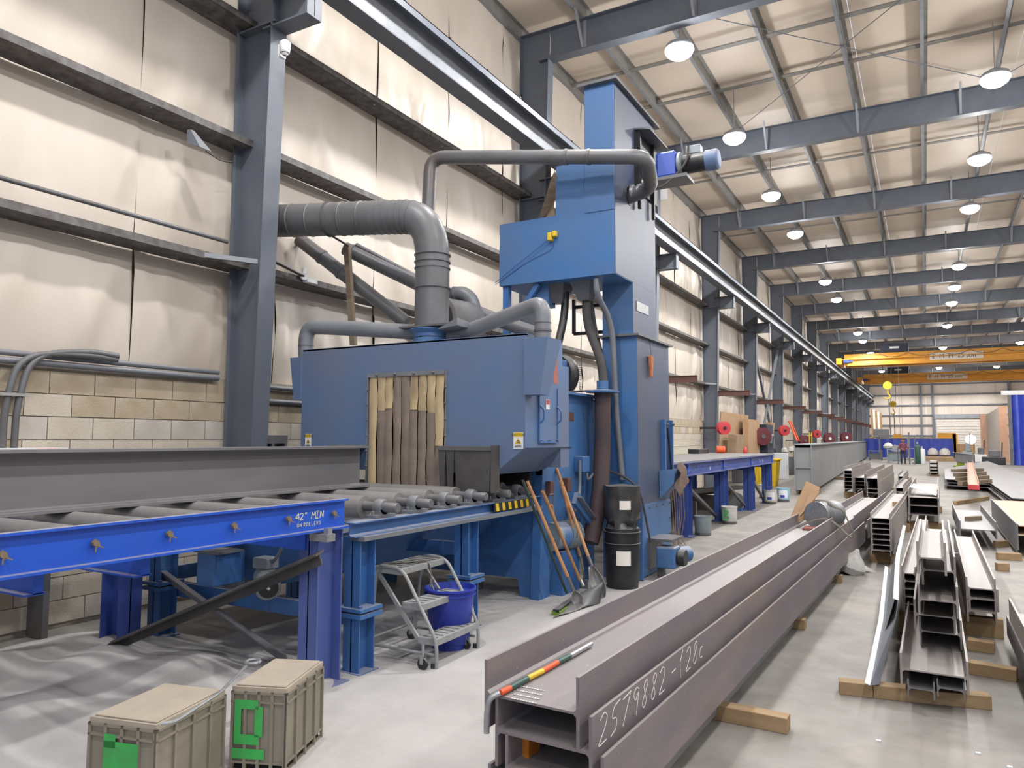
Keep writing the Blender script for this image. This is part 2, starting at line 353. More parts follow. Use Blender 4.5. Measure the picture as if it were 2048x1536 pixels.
# frames
for n in range(16):
    Y = 5.57+6.7*n
    if n == 15: Y = 105.6
    if n == 0: lbl = 'tall grey steel column standing nearest, left of the blue machine'
    elif n == 1: lbl = 'grey steel column behind the blue elevator tower, second from the front'
    else: lbl = f'tapered grey steel column, {ORD[n]} from the front along the left wall'
    t = thing('steel_column', lbl, 'column', (-6.5, Y, 0), 'steel columns along the left wall')
    MB().hexa([(-6.70,Y-.005,0),(-6.33,Y-.005,0),(-6.33,Y+.005,0),(-6.70,Y+.005,0)], [(-6.70,Y-.005,9.6),(-6.10,Y-.005,9.6),(-6.10,Y+.005,9.6),(-6.70,Y+.005,9.6)]).build('web', M_paintg, t)
    MB().box(-6.715, -6.70, Y-.11, Y+.11, 0, 9.6).build('outer_flange', M_paintg, t)
    MB().hexa([(-6.33,Y-.11,0),(-6.315,Y-.11,0),(-6.315,Y+.11,0),(-6.33,Y+.11,0)], [(-6.10,Y-.11,9.0),(-6.085,Y-.11,9.0),(-6.085,Y+.11,9.0),(-6.10,Y+.11,9.0)]).build('inner_flange', M_paintg, t)
    MB().box(-6.74, -6.28, Y-.16, Y+.16, 0, .025).build('base_plate', M_paintg, t)
    bk = MB().box(-6.3, -5.62, Y-.006, Y+.006, 6.26, 6.64).box(-6.3, -5.62, Y-.11, Y+.11, 6.24, 6.26).box(-6.3, -5.62, Y-.11, Y+.11, 6.635, 6.655)
    bk.add([(-5.62,Y-.11,6.26),(-5.62,Y+.11,6.26),(-5.62,Y+.11,6.64),(-5.62,Y-.11,6.64),(-5.635,Y-.11,6.26),(-5.635,Y+.11,6.26),(-5.635,Y+.11,6.64),(-5.635,Y-.11,6.64)], [(0,1,2,3),(4,7,6,5),(0,3,7,4),(1,5,6,2)])
    bk.build('crane_bracket', M_paintg, t)
    MB().box(-6.68, -6.12, Y+.006, Y+.10, 6.3, 6.32).box(-6.68, -6.12, Y-.10, Y-.006, 6.3, 6.32).build('stiffener', M_paintg, t)
    # flange brace from girt to inner flange
    MB().bar((-6.62, Y-.75, 3.60), (-6.27, Y-.11, 3.60), .05, .05).build('flange_brace', M_paintl, t)
    if n >= 2:
        MB().box(-6.31, -5.15, Y+.02, Y+.08, 3.18, 3.36).box(-6.31, -5.15, Y-.02, Y+.02, 3.345, 3.36).build('cantilever_arm', M_rust, t, label='rust brown cantilever storage arm')
    rl = f'deep grey roof rafter, {ORD[n]} from the front' if n else 'deep grey roof rafter directly above the nearest column'
    r = thing('roof_rafter', rl, 'rafter', (0, Y, 9), 'roof rafters')
    MB().box(-6.09, XR, Y-.005, Y+.005, 9.02, 9.60).build('web', M_paintg, r)
    MB().box(-6.3, XR, Y-.11, Y+.11, 9.0, 9.02).build('bottom_flange', M_paintg, r)
    MB().box(-6.7, XR, Y-.11, Y+.11, 9.6, 9.615).build('top_flange', M_paintg, r)
    for k in range(1, 12):
        x = -5.36+(k-1)*2.1
        MB().bar((x, Y-.012, 9.05), (x, Y-.012, 9.6), .06, .012, up=(0,1,0)).bar((x, Y-.11, 9.03), (x, Y-.45, 9.63), .045, .045).build('stiffener', M_paintl, r)
# girts on the left wall
for i, z in enumerate((3.60, 5.0, 6.40, 7.80)):
    t = thing('wall_girt', f'dark horizontal wall girt, {ORD[i]} up above the block wall', 'girt', (-6.6, 0, z), 'wall girts')
    MB().box(-6.85, -6.51, YB, YE, z-.035, z-.028).build('web', M_girt, t)
    MB().box(-6.515, -6.507, YB, YE, z-.035, z+.04).build('lip', M_girt, t)
    ins = MB()
    yy = 1.0
    while yy < 40: ins.box(-6.6, -6.58, yy, yy+.02, z-.042, z-.035); yy += 1.675
    ins.build('bolt', M_zinc, t)
# crane runway
t = thing('crane_runway_beam', 'long grey crane runway beam with a bright web on column brackets', 'crane beam', (-5.68, 0, 6.66))
MB().box(-5.82, -5.55, YB, YE-.8, 6.66, 6.68).build('bottom_flange', M_paintg, t)
MB().box(-5.69, -5.68, YB, YE-.8, 6.68, 7.15).build('web', M_paintl, t)
MB().box(-5.87, -5.50, YB, YE-.8, 7.15, 7.165).box(-5.87, -5.86, YB, YE-.8, 7.06, 7.165).box(-5.51, -5.50, YB, YE-.8, 7.06, 7.165).build('cap_channel', M_paintg, t)
MB().box(-5.71, -5.66, YB, YE-.8, 7.165, 7.24).build('rail', M_paintg, t)
k0 = MB().box(-5.54, -5.51, 0, .03, 7.165, 7.20).build('rail_clip', M_black, t)
for i in range(1, 45): inst(k0, (0, i*1.0, 0), t)
k0.location = (0, 46, 0)
# high-bay lamps
hb0 = None
for i, (x, y) in enumerate(LAMPS):
    if hb0 is None:
        hb0 = thing('high_bay_lamp', 'x', 'lamp', (0,0,0))
        MB().lathe([(.04,.16),(.09,.15),(.24,.06),(.26,.0),(.25,-.02)], (0,0,LAMP_Z+.14), n=18).build('housing', M_paintl, hb0, smooth=True)
        MB().lathe([(.25,.02),(.26,-.03),(.22,-.10),(.13,-.16),(.04,-.18)], (0,0,LAMP_Z+.12), n=18).build('lens', M_lampe, hb0, smooth=True)  # lens enlarged in place of the glare spreading around the lamp
        MB().tube([(0,0,LAMP_Z+.28), (0,0,9.868)], .012, 6).build('hanger', M_zinc, hb0)
        o = hb0
    else: o = copy_tree(hb0)
    o.location = (x, y, 0)
    row = {-3.65: 'left row of lamps', 1.42: 'middle row of lamps', 6.2: 'right row of lamps', 11.5: 'outer row of lamps'}[x]
    idx = [q for q in LAMPS if q[0] == x].index((x, y))
    first = {-3.65: 3, 1.42: 4, 6.2: 7, 11.5: 0}[x]
    if idx >= first: lb = f'glowing high bay lamp, {ORD[idx-first]} counted from the front in the {row}'
    else: lb = f'high bay lamp out of frame overhead, {ORD[idx]} of the {row}'
    tag(o, lb, 'lamp', 'high bay lamps')
    ld = bpy.data.lights.new('lamp_light', 'SPOT'); ld.spot_size = 2.88; ld.spot_blend = .25; ld.energy = LAMP_W*(3.0 if y > 45 else (.8 if x > 5 else 1)); ld.shadow_soft_size = .16; ld.color = (1.0, .985, .97)
    l2 = bpy.data.lights.new('lamp_spill', 'POINT'); l2.energy = LAMP_W*.3; l2.shadow_soft_size = .16; l2.color = ld.color
    lo = bpy.data.objects.new('lamp_spill', l2); C.objects.link(lo); lo.parent = o; lo.location = (0, 0, LAMP_Z-.20)
    lo = bpy.data.objects.new('lamp_light', ld); C.objects.link(lo); lo.parent = o; lo.location = (0, 0, LAMP_Z-.22)
# ================================================================ infeed conveyor (new blue section)
def screwpin(x, y, z):
    return (MB().lathe([(.012,0),(.014,.01),(.014,.022)], (x,y,z), (1,0,0), 8), MB().bar((x+.016,y-.02,z+.03),(x+.016,y+.022,z-.028),.008,.035).bar((x+.018,y+.005,z-.02),(x+.022,y-.005,z-.05),.006,.01).bar((x+.018,y+.02,z-.02),(x+.022,y+.045,z-.035),.006,.006))
iv = thing('roller_conveyor', 'bright blue roller conveyor at left with a writing marked side rail', 'conveyor', (-4.7, 2.8, 0))
YR0 = -1.2
for xs, nm in ((-3.63, 'side_rail'), (-5.82, 'side_rail')):
    m = MB().box(xs-.006, xs+.006, YR0, 4.0, 1.075, 1.262).box(xs-.006 if xs > -5 else xs-.05, xs+.045 if xs > -5 else xs+.006, YR0, 4.0, 1.252, 1.265)
    m.box(xs-.006 if xs > -5 else xs-.06, xs+.055 if xs > -5 else xs+.006, YR0, 4.0, 1.062, 1.075)
    m.build(nm, M_rail, iv)
rolls = [1.77-.424*k for k in range(7)] + [2.19, 2.60, 3.03, 3.46, 3.88]
r0 = None
for i, yy in enumerate(sorted(rolls)):
    if r0 is None:
        r0 = MB().lathe([(.02,-.04),(.02,0),(.068,.005),(.07,.02),(.07,2.10),(.068,2.115),(.02,2.12),(.02,2.16)], (-3.67,0,1.175), (-1,0,0), 20).build('roller', M_roller, iv, smooth=True)
        p0_ = MB().lathe([(.014,0),(.016,.01),(.016,.03)], (-3.625,0,1.17), (1,0,0), 8)
        p0_.bar((-3.602,-.013,1.186),(-3.602,.013,1.152),.006,.024)
        p0_.bar((-3.60,.0,1.155),(-3.59,-.008,1.128),.005,.008).bar((-3.60,.01,1.157),(-3.59,.034,1.145),.005,.006)
        pn = p0_.build('pin_bolt', M_woodg, iv)
        y_base = yy
        for q in (r0, pn): q.location = V((4.7, -2.8, 0))*0 + V((0, yy, 0)); 
    else:
        inst(r0, (0, yy, 0), iv); inst(pn, (0, yy, 0), iv)
for yy in (-.9, .35, 2.03, 2.59):
    MB().box(-5.8, -3.75, yy-.05, yy, .94, 1.05).box(-5.8, -3.75, yy-.09, yy+.01, .935, .945).build('cross_member', M_rail, iv)
def wleg(x, y, z1, m, par, D=.2, B=.17, rot=False):   # wide flange leg, web seen between flanges
    mm = MB()
    if rot: mm.box(x-D/2, x+D/2, y-.005, y+.005, 0, z1).box(x-D/2, x-D/2+.011, y-B/2, y+B/2, 0, z1).box(x+D/2-.011, x+D/2, y-B/2, y+B/2, 0, z1)
    else: mm.box(x-.005, x+.005, y-D/2, y+D/2, 0, z1).box(x-B/2, x+B/2, y-D/2, y-D/2+.011, 0, z1).box(x-B/2, x+B/2, y+D/2-.011, y+D/2, 0, z1)
    o = mm.build('leg', m, par); MB().box(x-D*.62, x+D*.62, y-D*.62, y+D*.62, 0, .012).build('foot_plate', m, o); return o
wleg(-3.70, 3.86, 1.05, M_rleg, iv, .24, .17)
wleg(-5.80, 3.76, 1.05, M_navy, iv, .24, .2, True)
wleg(-3.70, .3, 1.05, M_rleg, iv, .24, .17); wleg(-5.80, .3, 1.05, M_navy, iv, .24, .2, True)
MB().box(-5.7, -3.72, 3.72, 3.82, .93, 1.05).build('cross_member', M_rail, iv)
MB().bar(PZ(207,1292,.03), PY(640,1106,3.66), .09, .012, up=(0,-.3,1)).bar(PZ(207,1292,.03)+V((0,.01,-.03)), PY(640,1106,3.66)+V((0,.01,-.04)), .012, .08, up=(0,0,1)).build('diagonal_brace', M_rubber, iv)
MB().bar(PY(296,1128,4.1), PZ(570,1318,.02), .012, .06, up=(0,0,1)).bar(PY(296,1128,4.1)+V((0,0,.03)), PZ(570,1318,.05), .05, .01, up=(0,0,1)).build('diagonal_brace', M_roller, iv)
MB().box(-3.66, -3.5, 3.70, 3.78, 1.0, 1.05).box(-3.55, -3.51, 3.72, 3.76, 1.05, 1.09).build('clamp', M_zinc, iv)
writing('42" MIN', PX(590,1042,-3.622), (0,1,0), (0,0,1), .048, .0028, .85, .1).join(writing('ON ROLLERS', PX(594,1055,-3.622), (0,1,0), (0,0,1), .024, .0018, 1.0)).build('paint_stick_writing', M_copper, iv, label='pale handwritten 42" MIN ON ROLLERS')
# beam on the rollers
t = tag(MB().hb(.375, .26, .012, .018, 8.6, lying=False).xf(Matrix.Translation((-4.63, -3.3, 1.245+.1875))).build('steel_beam', M_raw3), 'dark grey steel beam standing on the rollers, entering the blue machine', 'beam')
# ================================================================ old conveyor at the machine mouth
ov = thing('entry_conveyor', 'dusty blue conveyor with thick rollers in bearings entering the machine', 'conveyor', (-4.65, 5.5, 0))
for xs in (-3.62, -5.75):
    MB().hb(.105, .11, .006, .008, 3.1, lying=False).xf(Matrix.Translation((xs, 4.05, 1.035))).build('side_rail', M_lblue, ov)
MB().box(-3.66, -3.52, 4.1, 6.9, .955, .985).build('rail_packer', M_ductl, ov)
rr = brg = shf = None
for i, yy in enumerate((4.46, 4.89, 5.32, 5.75, 6.18, 6.61)):
    if rr is None:
        rr = MB().lathe([(.03,0),(.085,.004),(.088,.02),(.088,1.72),(.085,1.735),(.03,1.74)], (-3.83,0,1.155), (-1,0,0), 22).build('roller', M_roller, ov, smooth=True)
        b = MB().box(-3.72, -3.62, -.12, .12, 1.09, 1.112).box(-3.71, -3.63, -.055, .055, 1.11, 1.15)
        b.lathe([(.055,0),(.062,.02),(.062,.07),(.05,.09)], (-3.63,0,1.165), (-1,0,0), 16).lathe([(.014,0),(.014,.03)], (-3.67,.095,1.11), n=6).lathe([(.014,0),(.014,.03)], (-3.67,-.095,1.11), n=6)
        brg = b.build('pillow_bearing', M_ductl, ov, smooth=True)
        shf = MB().lathe([(.038,0),(.038,.13),(.034,.135)], (-3.64,0,1.165), (1,0,0), 14).lathe([(.038,0),(.038,.2)], (-3.64,0,1.165), (-1,0,0), 14).build('shaft', M_duct, ov, smooth=True)
        for q in (rr, brg, shf): q.location = (0, yy, 0)
    else:
        for q in (rr, brg, shf): inst(q, (0, yy, 0), ov)
for (x, y) in ((-3.66, 4.22), (-3.66, 5.66), (-5.75, 4.1), (-5.75, 5.66)):
    l = wleg(x, y, .98, M_lblue, ov, .17, .15)
    MB().box(x-.12, x+.12, y-.12, y+.12, .40, .43).box(x-.12, x+.12, y-.12, y+.12, .445, .47).lathe([(.016,.47),(.016,.49)], (x+.09,y-.09,0), n=6).build('splice_plate', M_lblue, l)
MB().box(-5.7, -3.7, 4.2, 4.26, .32, .44).box(-5.7, -3.7, 5.7, 5.76, .62, .74).box(-5.8, -5.74, 4.1, 7.0, .45, .57).build('cross_member', M_lblue, ov)
hz_ = MB()
for i in range(5): hz_.bar(PX(996+i*16, 1006-i*2.6, -3.56), PX(1004+i*16, 1011-i*2.6, -3.56), .002, .045, up=(0,0,1))
MB().box(-3.565, -3.56, 5.98, 6.75, 1.0, 1.085).build('hazard_strip', M_black, ov)
for i in range(6): MB().add([(-3.557, 6.02+i*.12, 1.005), (-3.557, 6.075+i*.12, 1.005), (-3.557, 6.055+i*.12, 1.08), (-3.557, 6.0+i*.12, 1.08)], [(0,1,2,3)]).build('hazard_stripe', M_yel2, ov)
# dark trough below the entry conveyor
tr = thing('dust_hopper', 'dark blue sloping hopper and screw trough under the entry conveyor', 'hopper', (-4.7, 5.5, 0))
MB().hexa([(-4.95,4.3,.52),(-4.55,4.3,.52),(-4.55,6.95,.42),(-4.95,6.95,.42)], [(-5.65,4.15,.96),(-3.95,4.15,.96),(-3.95,6.95,.96),(-5.65,6.95,.96)]).build('trough', M_lblue, tr)
mc = PY(497, 1163, 4.05)
t = thing('gear_motor', 'grey geared motor with round fan cover under the blue conveyor', 'motor', (mc.x, 3.9, 0))
c = mc
MB().box(c.x-.36, c.x-.16, 3.85, 4.15, c.z-.03, c.z+.22).build('gearbox', M_lblue, t, bevel=.01)
MB().box(c.x-.40, c.x-.12, 3.85, 4.1, c.z+.22, c.z+.235).build('gearbox_lid', M_ductl, t)
ax = V((.78,-.60,-.10)).normalized()
p = PY(537,1177,3.8) - ax*.35
mb_ = MB().lathe([(.05,0),(.085,.02),(.085,.2)], p, ax, 20); mb_.build('motor_body', M_motorg, t, smooth=True)
MB().lathe([(.092,.2),(.092,.33),(.085,.345),(.083,.345)], p, ax, 22).build('fan_cover', M_motorg, t, smooth=True)
MB().lathe([(.07,.348),(.07,.352)], p, ax, 22).build('fan_grille', M_black, t); MB().lathe([(.014,.353),(.014,.358)], p, ax, 4).build('badge', M_white, t)
q = p+ax*.1+V((0,0,.1)); MB().box(q.x-.08, q.x+.07, q.y-.06, q.y+.06, q.z-.02, q.z+.06).build('terminal_box', M_motorg, t, bevel=.008)
MB().tube(arc(q+V((.07,0,.03)), q+V((.16,0,.10)), q+V((.2,0,.26)), 6), .013, 8).build('cable', M_ductl, t)
# ================================================================ blast machine
bm_ = thing('shot_blast_machine', 'big dusty blue shot blasting machine cabinet with a strip curtain door', 'machine', (-4.67, 7, 0))
F0, F1 = 6.0, 6.8
XL, XRr = -6.1, -3.24
LW, RW = -5.11, -4.15      # door opening
t_ = .04
MB().prism([(RW,2.35),(RW,1.36),(-3.58,1.36),(XRr,1.61),(XRr,2.68),(XL,2.68),(XL,1.61),(-5.76,1.36),(LW,1.36),(LW,2.35)], 'y', F0, F0+t_).build('front_panel', M_mblue, bm_)
MB().box(XL, XRr, F0, F1, 2.665, 2.685).build('roof_panel', M_mblue, bm_)
MB().box(XRr-.03, XRr, F0+t_, F1, 1.61, 2.666).build('side_panel', M_mblue, bm_)
MB().box(XL, XL+.03, F0+t_, F1, 1.61, 2.666).build('side_panel', M_mblue, bm_)
MB().hexa([(XRr-.02,F0+t_,1.60),(XRr,F0+t_,1.61),(XRr,F1+.25,1.61),(XRr-.02,F1+.25,1.60)], [(-3.6,F0+t_,1.35),(-3.58,F0+t_,1.36),(-3.58,F1+.25,1.36),(-3.6,F1+.25,1.35)]).build('sloped_underside', M_mblue, bm_)
MB().hexa([(XL,F0+t_,1.61),(XL+.02,F0+t_,1.60),(XL+.02,F1,1.60),(XL,F1,1.61)], [(-5.76,F0+t_,1.36),(-5.74,F0+t_,1.35),(-5.74,F1,1.35),(-5.76,F1,1.36)]).build('sloped_underside', M_mblue, bm_)
MB().box(-5.7, -3.62, F1, F1+.04, 1.2, 2.66).build('inner_shade_panel', M_dark, bm_)  # dark sheet put in for the shade behind the door opening
MB().box(XL+.1, XRr-.02, F1, 7.0, 1.4, 2.45).build('rear_casing', M_mblue, bm_)
# main chamber
MB().prism([(6.98,0),(7.16,0),(7.22,.25),(8.2,.32),(8.25,0),(8.42,0),(8.42,2.2),(6.98,2.2)], 'x', -3.64, -3.58).build('chamber_side', M_mblue2, bm_)
MB().prism([(-5.75,0),(-5.52,0),(-5.5,.2),(-3.86,.2),(-3.82,0),(-3.58,0),(-3.58,1.38),(-5.75,1.38)], 'y', 6.98, 7.02).build('chamber_front', M_lblue, bm_)
MB().hexa([(-3.66,6.9,0),(-3.56,6.9,0),(-3.56,7.16,0),(-3.66,7.16,0)], [(-3.66,6.98,1.3),(-3.56,6.98,1.3),(-3.56,7.05,1.3),(-3.66,7.05,1.3)]).build('leg', M_lblue, bm_)
MB().box(-5.8, -3.6, 7.0, 8.42, .6, 2.2).build('chamber_body', M_mblue2, bm_)
MB().box(-5.85, -3.5, 6.95, 8.6, 2.2, 2.225).build('top_platform', M_mblue2, bm_)
# joints for the curved casing between chamber and tower
cas = []
for k in range(9): a = PI/2*k/8; cas.append((-3.85+.27*math.sin(a), 8.42+.0+.28*(1-math.cos(a))))
MB().prism([(-4.4,8.42),(-3.58,8.42),(-3.60,8.5),(-3.68,8.58),(-3.82,8.62),(-4.4,8.62)], 'z', .75, 2.18).build('curved_casing', M_mblue2, bm_, smooth=True)
# curtain
cb = 1.19
MB().box(LW-.01, RW+.01, F0-.035, F0-.003, 2.33, 2.375).box(LW-.03, LW-.01, F0-.02, F0, 1.2, 2.37).box(RW+.01, RW+.03, F0-.02, F0, 1.2, 2.37).build('curtain_rail', M_ductl, bm_)
for k in range(4): MB().lathe([(.014,0),(.014,.012),(.006,.03)], (LW+.12+k*.24, F0-.035, 2.352), (0,-1,0), 8).build('bolt', M_duct, bm_)
for k in range(6): MB().lathe([(.01,0),(.008,.02)], (LW-.02, F0-.02, 1.4+k*.16), (0,-1,0), 6).build('bolt', M_duct, bm_); MB().lathe([(.01,0),(.008,.02)], (RW+.02, F0-.02, 1.4+k*.16), (0,-1,0), 6).build('bolt', M_duct, bm_)
wd = (RW-LW)/9
for k in range(9):
    x0 = LW+k*wd; rnd = random.Random(k)
    def strip(z0, z1, top, y0_, y1_):
        n = 8; mm = MB(); vs = []; fs = []
        for j in range(n+1):
            z = z1+(z0-z1)*j/n; yy = y0_+(y1_-y0_)*j/n
            for i in range(5):
                u = i/4; off = -.012*math.sin(PI*u)-.006*math.sin(j*1.1+k*2+u*2)
                vs.append((x0+.004+u*(wd-.006)+.002*math.sin(j+k), F0-.012+yy+off, z))
        for j in range(n):
            for i in range(4): a = j*5+i; fs.append((a,a+1,a+6,a+5))
        return mm.add(vs, fs)
    tone = M_tan if k in (0,1,2,5,6,7,8) else M_tang
    zs = {0:cb,8:1.62,1:1.98,2:2.0,5:1.98,6:1.97,7:1.95}.get(k, 2.33)
    sw = .012*math.sin(k*2.1)
    if tone is M_tan:
        o = strip(zs, 2.33, 0, 0, sw*.4).build('curtain_strip', M_tan, bm_, smooth=True)
        if zs > cb+.01: strip(cb, zs, 0, sw*.4, sw).build('soiled_lower_half', M_tang, o, smooth=True, label='grey brown soiled lower half')
    else: strip(cb, 2.33, 0, 0, sw).build('curtain_strip', M_tang, bm_, smooth=True)
# side skirts of rubber
def skirt(x0, x1, z0, z1, cuts):
    r_ = MB().box(x0, x1, F0-.16, F0-.15, z1-.04, z1).box(x0, x1, F0-.15, F0, z1-.012, z1).build('skirt_rail', M_duct, bm_)
    e = sorted([x0]+cuts+[x1])
    for a, b in zip(e[:-1], e[1:]):
        MB().hexa([(a+.024,F0-.15,z0),(b-.02,F0-.15,z0),(b-.02,F0-.142,z0),(a+.024,F0-.142,z0)], [(a+.001,F0-.15,z1-.02),(b-.001,F0-.15,z1-.02),(b-.001,F0-.142,z1-.02),(a+.001,F0-.142,z1-.02)]).build('rubber_flap', M_rubber, bm_)
skirt(-4.12, -3.52, 1.2, 1.62, [-4.03, -3.93])
MB().box(-3.525, -3.515, F0-.15, F0, 1.19, 1.63).build('skirt_end', M_rubber, bm_)
skirt(-5.55, -5.13, 1.25, 1.62, [-5.33])
# inspection door on the side
MB().box(XRr, XRr+.012, 6.26, 6.66, 1.66, 2.18).build('inspection_door', M_mblue, bm_)
m = MB()
for yy in (6.27, 6.65): m.tube(bend([(XRr+.012,yy,1.84),(XRr+.06,yy+.0,1.88),(XRr+.06,yy,1.97),(XRr+.012,yy,2.02)], .02, 3), .009, 6)
m.build('door_handle', M_lblue, bm_)
m = MB()
for yy in (6.26, 6.66): m.box(XRr+.012, XRr+.022, yy-.008, yy+.008, 1.65, 2.2)
m.box(XRr+.012, XRr+.022, 6.26, 6.66, 1.65, 1.664)
for yy in (6.28, 6.46, 6.64): m.lathe([(.012,0),(.008,.02)], (XRr+.02,yy,1.68), (1,0,0), 6)
m.build('door_frame', M_lblue, bm_)
MB().box(XRr+.013, XRr+.015, 6.40, 6.48, 1.98, 2.08).build('safety_label', M_white, bm_); MB().box(XRr+.0155, XRr+.016, 6.405, 6.475, 2.03, 2.075).build('safety_label_band', M_red, bm_)
MB().prism([(6.62,2.6),(6.68,2.6),(6.70,2.25),(6.58,2.25)], 'x', XRr, XRr+.002).build('faded_marking', mat('faded_orange', (176, 104, 88), (150, 96, 92), 20, .7), bm_)
def caution(px, py, yw, w_, h_, par, on='y'):
    c = PY(px, py, yw); y = yw-.004
    o = MB().box(c.x-w_/2, c.x+w_/2, y-.002, y, c.z-h_/2, c.z+h_/2).build('warning_sign', M_white, par)
    MB().box(c.x-w_/2+.003, c.x+w_/2-.003, y-.003, y-.002, c.z+h_*.22, c.z+h_*.48).build('sign_band', M_yel2, o)
    MB().add([(c.x-w_*.36,y-.003,c.z-h_*.22),(c.x+w_*.36,y-.003,c.z-h_*.22),(c.x,y-.003,c.z+h_*.18)], [(0,1,2)]).build('sign_triangle', M_yel2, o)
    MB().tube([(c.x-w_*.1,y-.004,c.z-h_*.12),(c.x+w_*.18,y-.004,c.z-h_*.14),(c.x+w_*.05,y-.004,c.z-.0),(c.x-w_*.08,y-.004,c.z+.0)], .006, 5).box(c.x-w_*.4, c.x+w_*.4, y-.004, y-.003, c.z-h_*.40, c.z-h_*.36).box(c.x-w_*.3, c.x+w_*.3, y-.004, y-.003, c.z-h_*.33, c.z-h_*.30).build('sign_pictogram', M_black, o)
    cu = bpy.data.curves.new('sign_lettering', 'FONT'); cu.body = 'CAUTION'; cu.size = h_*.2; cu.align_x = 'CENTER'; cu.align_y = 'CENTER'; cu.extrude = .0004
    f = bpy.data.objects.new('sign_lettering', cu); C.objects.link(f); f.parent = o; f.rotation_euler = (PI/2,0,0)
    o0 = par.location; f.location = V((c.x, y-.0036, c.z+h_*.35))-o0; cu.materials.append(M_black)
caution(1037, 881, F0, .105, .155, bm_); caution(617, 881, F0, .09, .15, bm_)
# chutes and suction pipes
def chute(x0, x1t, x1b, zb, zt):
    s = 1 if x1t > x0 else -1
    return MB().hexa([(x0,5.97,zb),(x1b,5.97,zb),(x1b,6.14,zb),(x0,6.14,zb)], [(x0,5.97,zt),(x1t,5.97,zt),(x1t,6.26,zt),(x0,6.26,zt)]).build('suction_chute', M_mblue, bm_)
chute(XRr, -2.99, -3.07, 2.10, 2.63); chute(XL, -6.27, -6.2, 2.12, 2.60)
MB().tube(bend([(-3.11,6.1,2.62),(-3.11,6.1,2.98),(-3.45,6.22,2.93),(-4.42,6.5,2.78)], .13, 6), .078, 16).build('suction_pipe', M_ductl, bm_, smooth=True)
MB().tube(bend([(-6.16,6.1,2.6),(-6.16,6.1,2.96),(-5.9,6.15,2.95),(-4.85,6.45,2.86)], .16, 6), .085, 16).build('suction_pipe', M_ductl, bm_, smooth=True)
for (p, q, r) in (((-3.11,6.1,2.70),(-3.11,6.1,2.72),.086), ((-3.11,6.1,2.78),(-3.11,6.1,2.79),.083), ((-6.16,6.1,2.74),(-6.16,6.1,2.75),.09)):
    MB().tube([p, q], r, 16).build('pipe_band', M_duct, bm_)
# big vertical duct
DX, DY = -4.66, 6.47
dpts = bend([(DX,DY,2.69),(DX,DY,4.14),(-5.35,6.30,4.18),(-6.62,5.98,4.24)], .52, 9)
MB().tube(dpts, .188, 26).build('main_duct', M_duct, bm_, smooth=True)
for z, r in ((2.78,.20),(2.86,.24),(3.33,.205),(3.70,.203),(3.55,.199),(3.62,.201)): MB().lathe([(r-.01,-.008),(r,-.006),(r,.006),(r-.01,.008)], (DX,DY,z), n=26).build('duct_flange', M_duct, bm_, smooth=True)
for i in range(9, 22):
    if i < len(dpts)-1 and i % 1 == 0:
        p = dpts[i]; d = (dpts[min(i+1,len(dpts)-1)]-dpts[i-1]).normalized(); MB().lathe([(.189,-.004),(.194,0),(.189,.004)], p, d, 26).build('duct_seam', M_duct, bm_, smooth=True)
for t0 in (.15, .32, .62, .8):
    p = V((-5.3,6.312,4.178)).lerp(V((-6.62,5.98,4.24)), t0); d = V((-1.32,-.33,.06)).normalized(); MB().lathe([(.188,-.01),(.197,0),(.188,.01)], p, d, 26).build('duct_seam', M_duct, bm_, smooth=True)
MB().lathe([(.2,0),(.2,.16),(.25,.2),(.25,.21)], (DX,DY,2.66), n=26).build('duct_collar', M_mblue2, bm_, smooth=True)
MB().box(DX-.28, DX+.52, DY-.22, DY+.12, 2.88, 2.90).build('blast_gate', M_duct, bm_)
MB().hexa([(DX+.3,DY-.3,2.82),(DX+.56,DY-.34,2.84),(DX+.56,DY-.1,2.84),(DX+.3,DY-.1,2.82)], [(DX+.3,DY-.3,2.83),(DX+.56,DY-.34,2.92),(DX+.56,DY-.1,2.90),(DX+.3,DY-.1,2.85)]).build('folded_sheet', M_ductl, bm_)
MB().lathe([(.27,-.25),(.30,-.22),(.30,.22),(.27,.25)], (DX-.12,7.1,3.02), (0.3,1,0), 28).build('round_casing', M_duct, bm_, smooth=True)
MB().lathe([(.10,-.02),(.12,0),(.12,.03),(.07,.06)], (DX-.45,6.75,2.90), (0,-1,.4), 14).build('pipe_elbow', M_cratel, bm_, smooth=True)
for x in (DX-.6, DX+.3): MB().box(x-.1, x+.1, 6.95, 7.3, 2.45, 2.8).build('casing_foot', M_mblue2, bm_)
def pipe(name, pts, r, m, par, bands=(), n=16, rr=.15):
    q = bend(pts, rr, 5) if len(pts) > 2 else pts
    o = MB().tube(q, r, n).build(name, m, par, smooth=True)
    for a, b, f in bands:
        p = V(pts[a]).lerp(V(pts[b]), f); d = (V(pts[b])-V(pts[a])).normalized()
        MB().lathe([(r,-.02),(r*1.12,-.015),(r*1.12,.015),(r,.02)], p, d, n).build('pipe_band', M_duct, o, smooth=True)
    return o
pipe('branch_pipe', [PY(598,478,6.5), PY(812,645,7.0)], .085, M_duct, bm_, [(0,1,.22),(0,1,.4)])
pipe('branch_pipe', [PY(690,497,6.7), PY(960,628,7.4), PY(1075,668,7.9)], .085, M_duct, bm_, [(0,1,.05),(0,1,.9)])
pipe('small_pipe', [PY(712,490,6.75), PY(845,560,7.1)], .03, M_duct, bm_)
pipe('union_elbow', [PY(905,590,7.25), PY(925,585,7.25), PY(945,600,7.3), PY(955,660,7.3)], .085, M_ductl, bm_, [(0,1,.3)], rr=.1)
MB().bar(PY(694,490,6.55), PY(707,690,6.62), .075, .05, up=(0,1,0)).build('timber_prop', M_woodg, bm_, label='weathered timber prop under the duct')
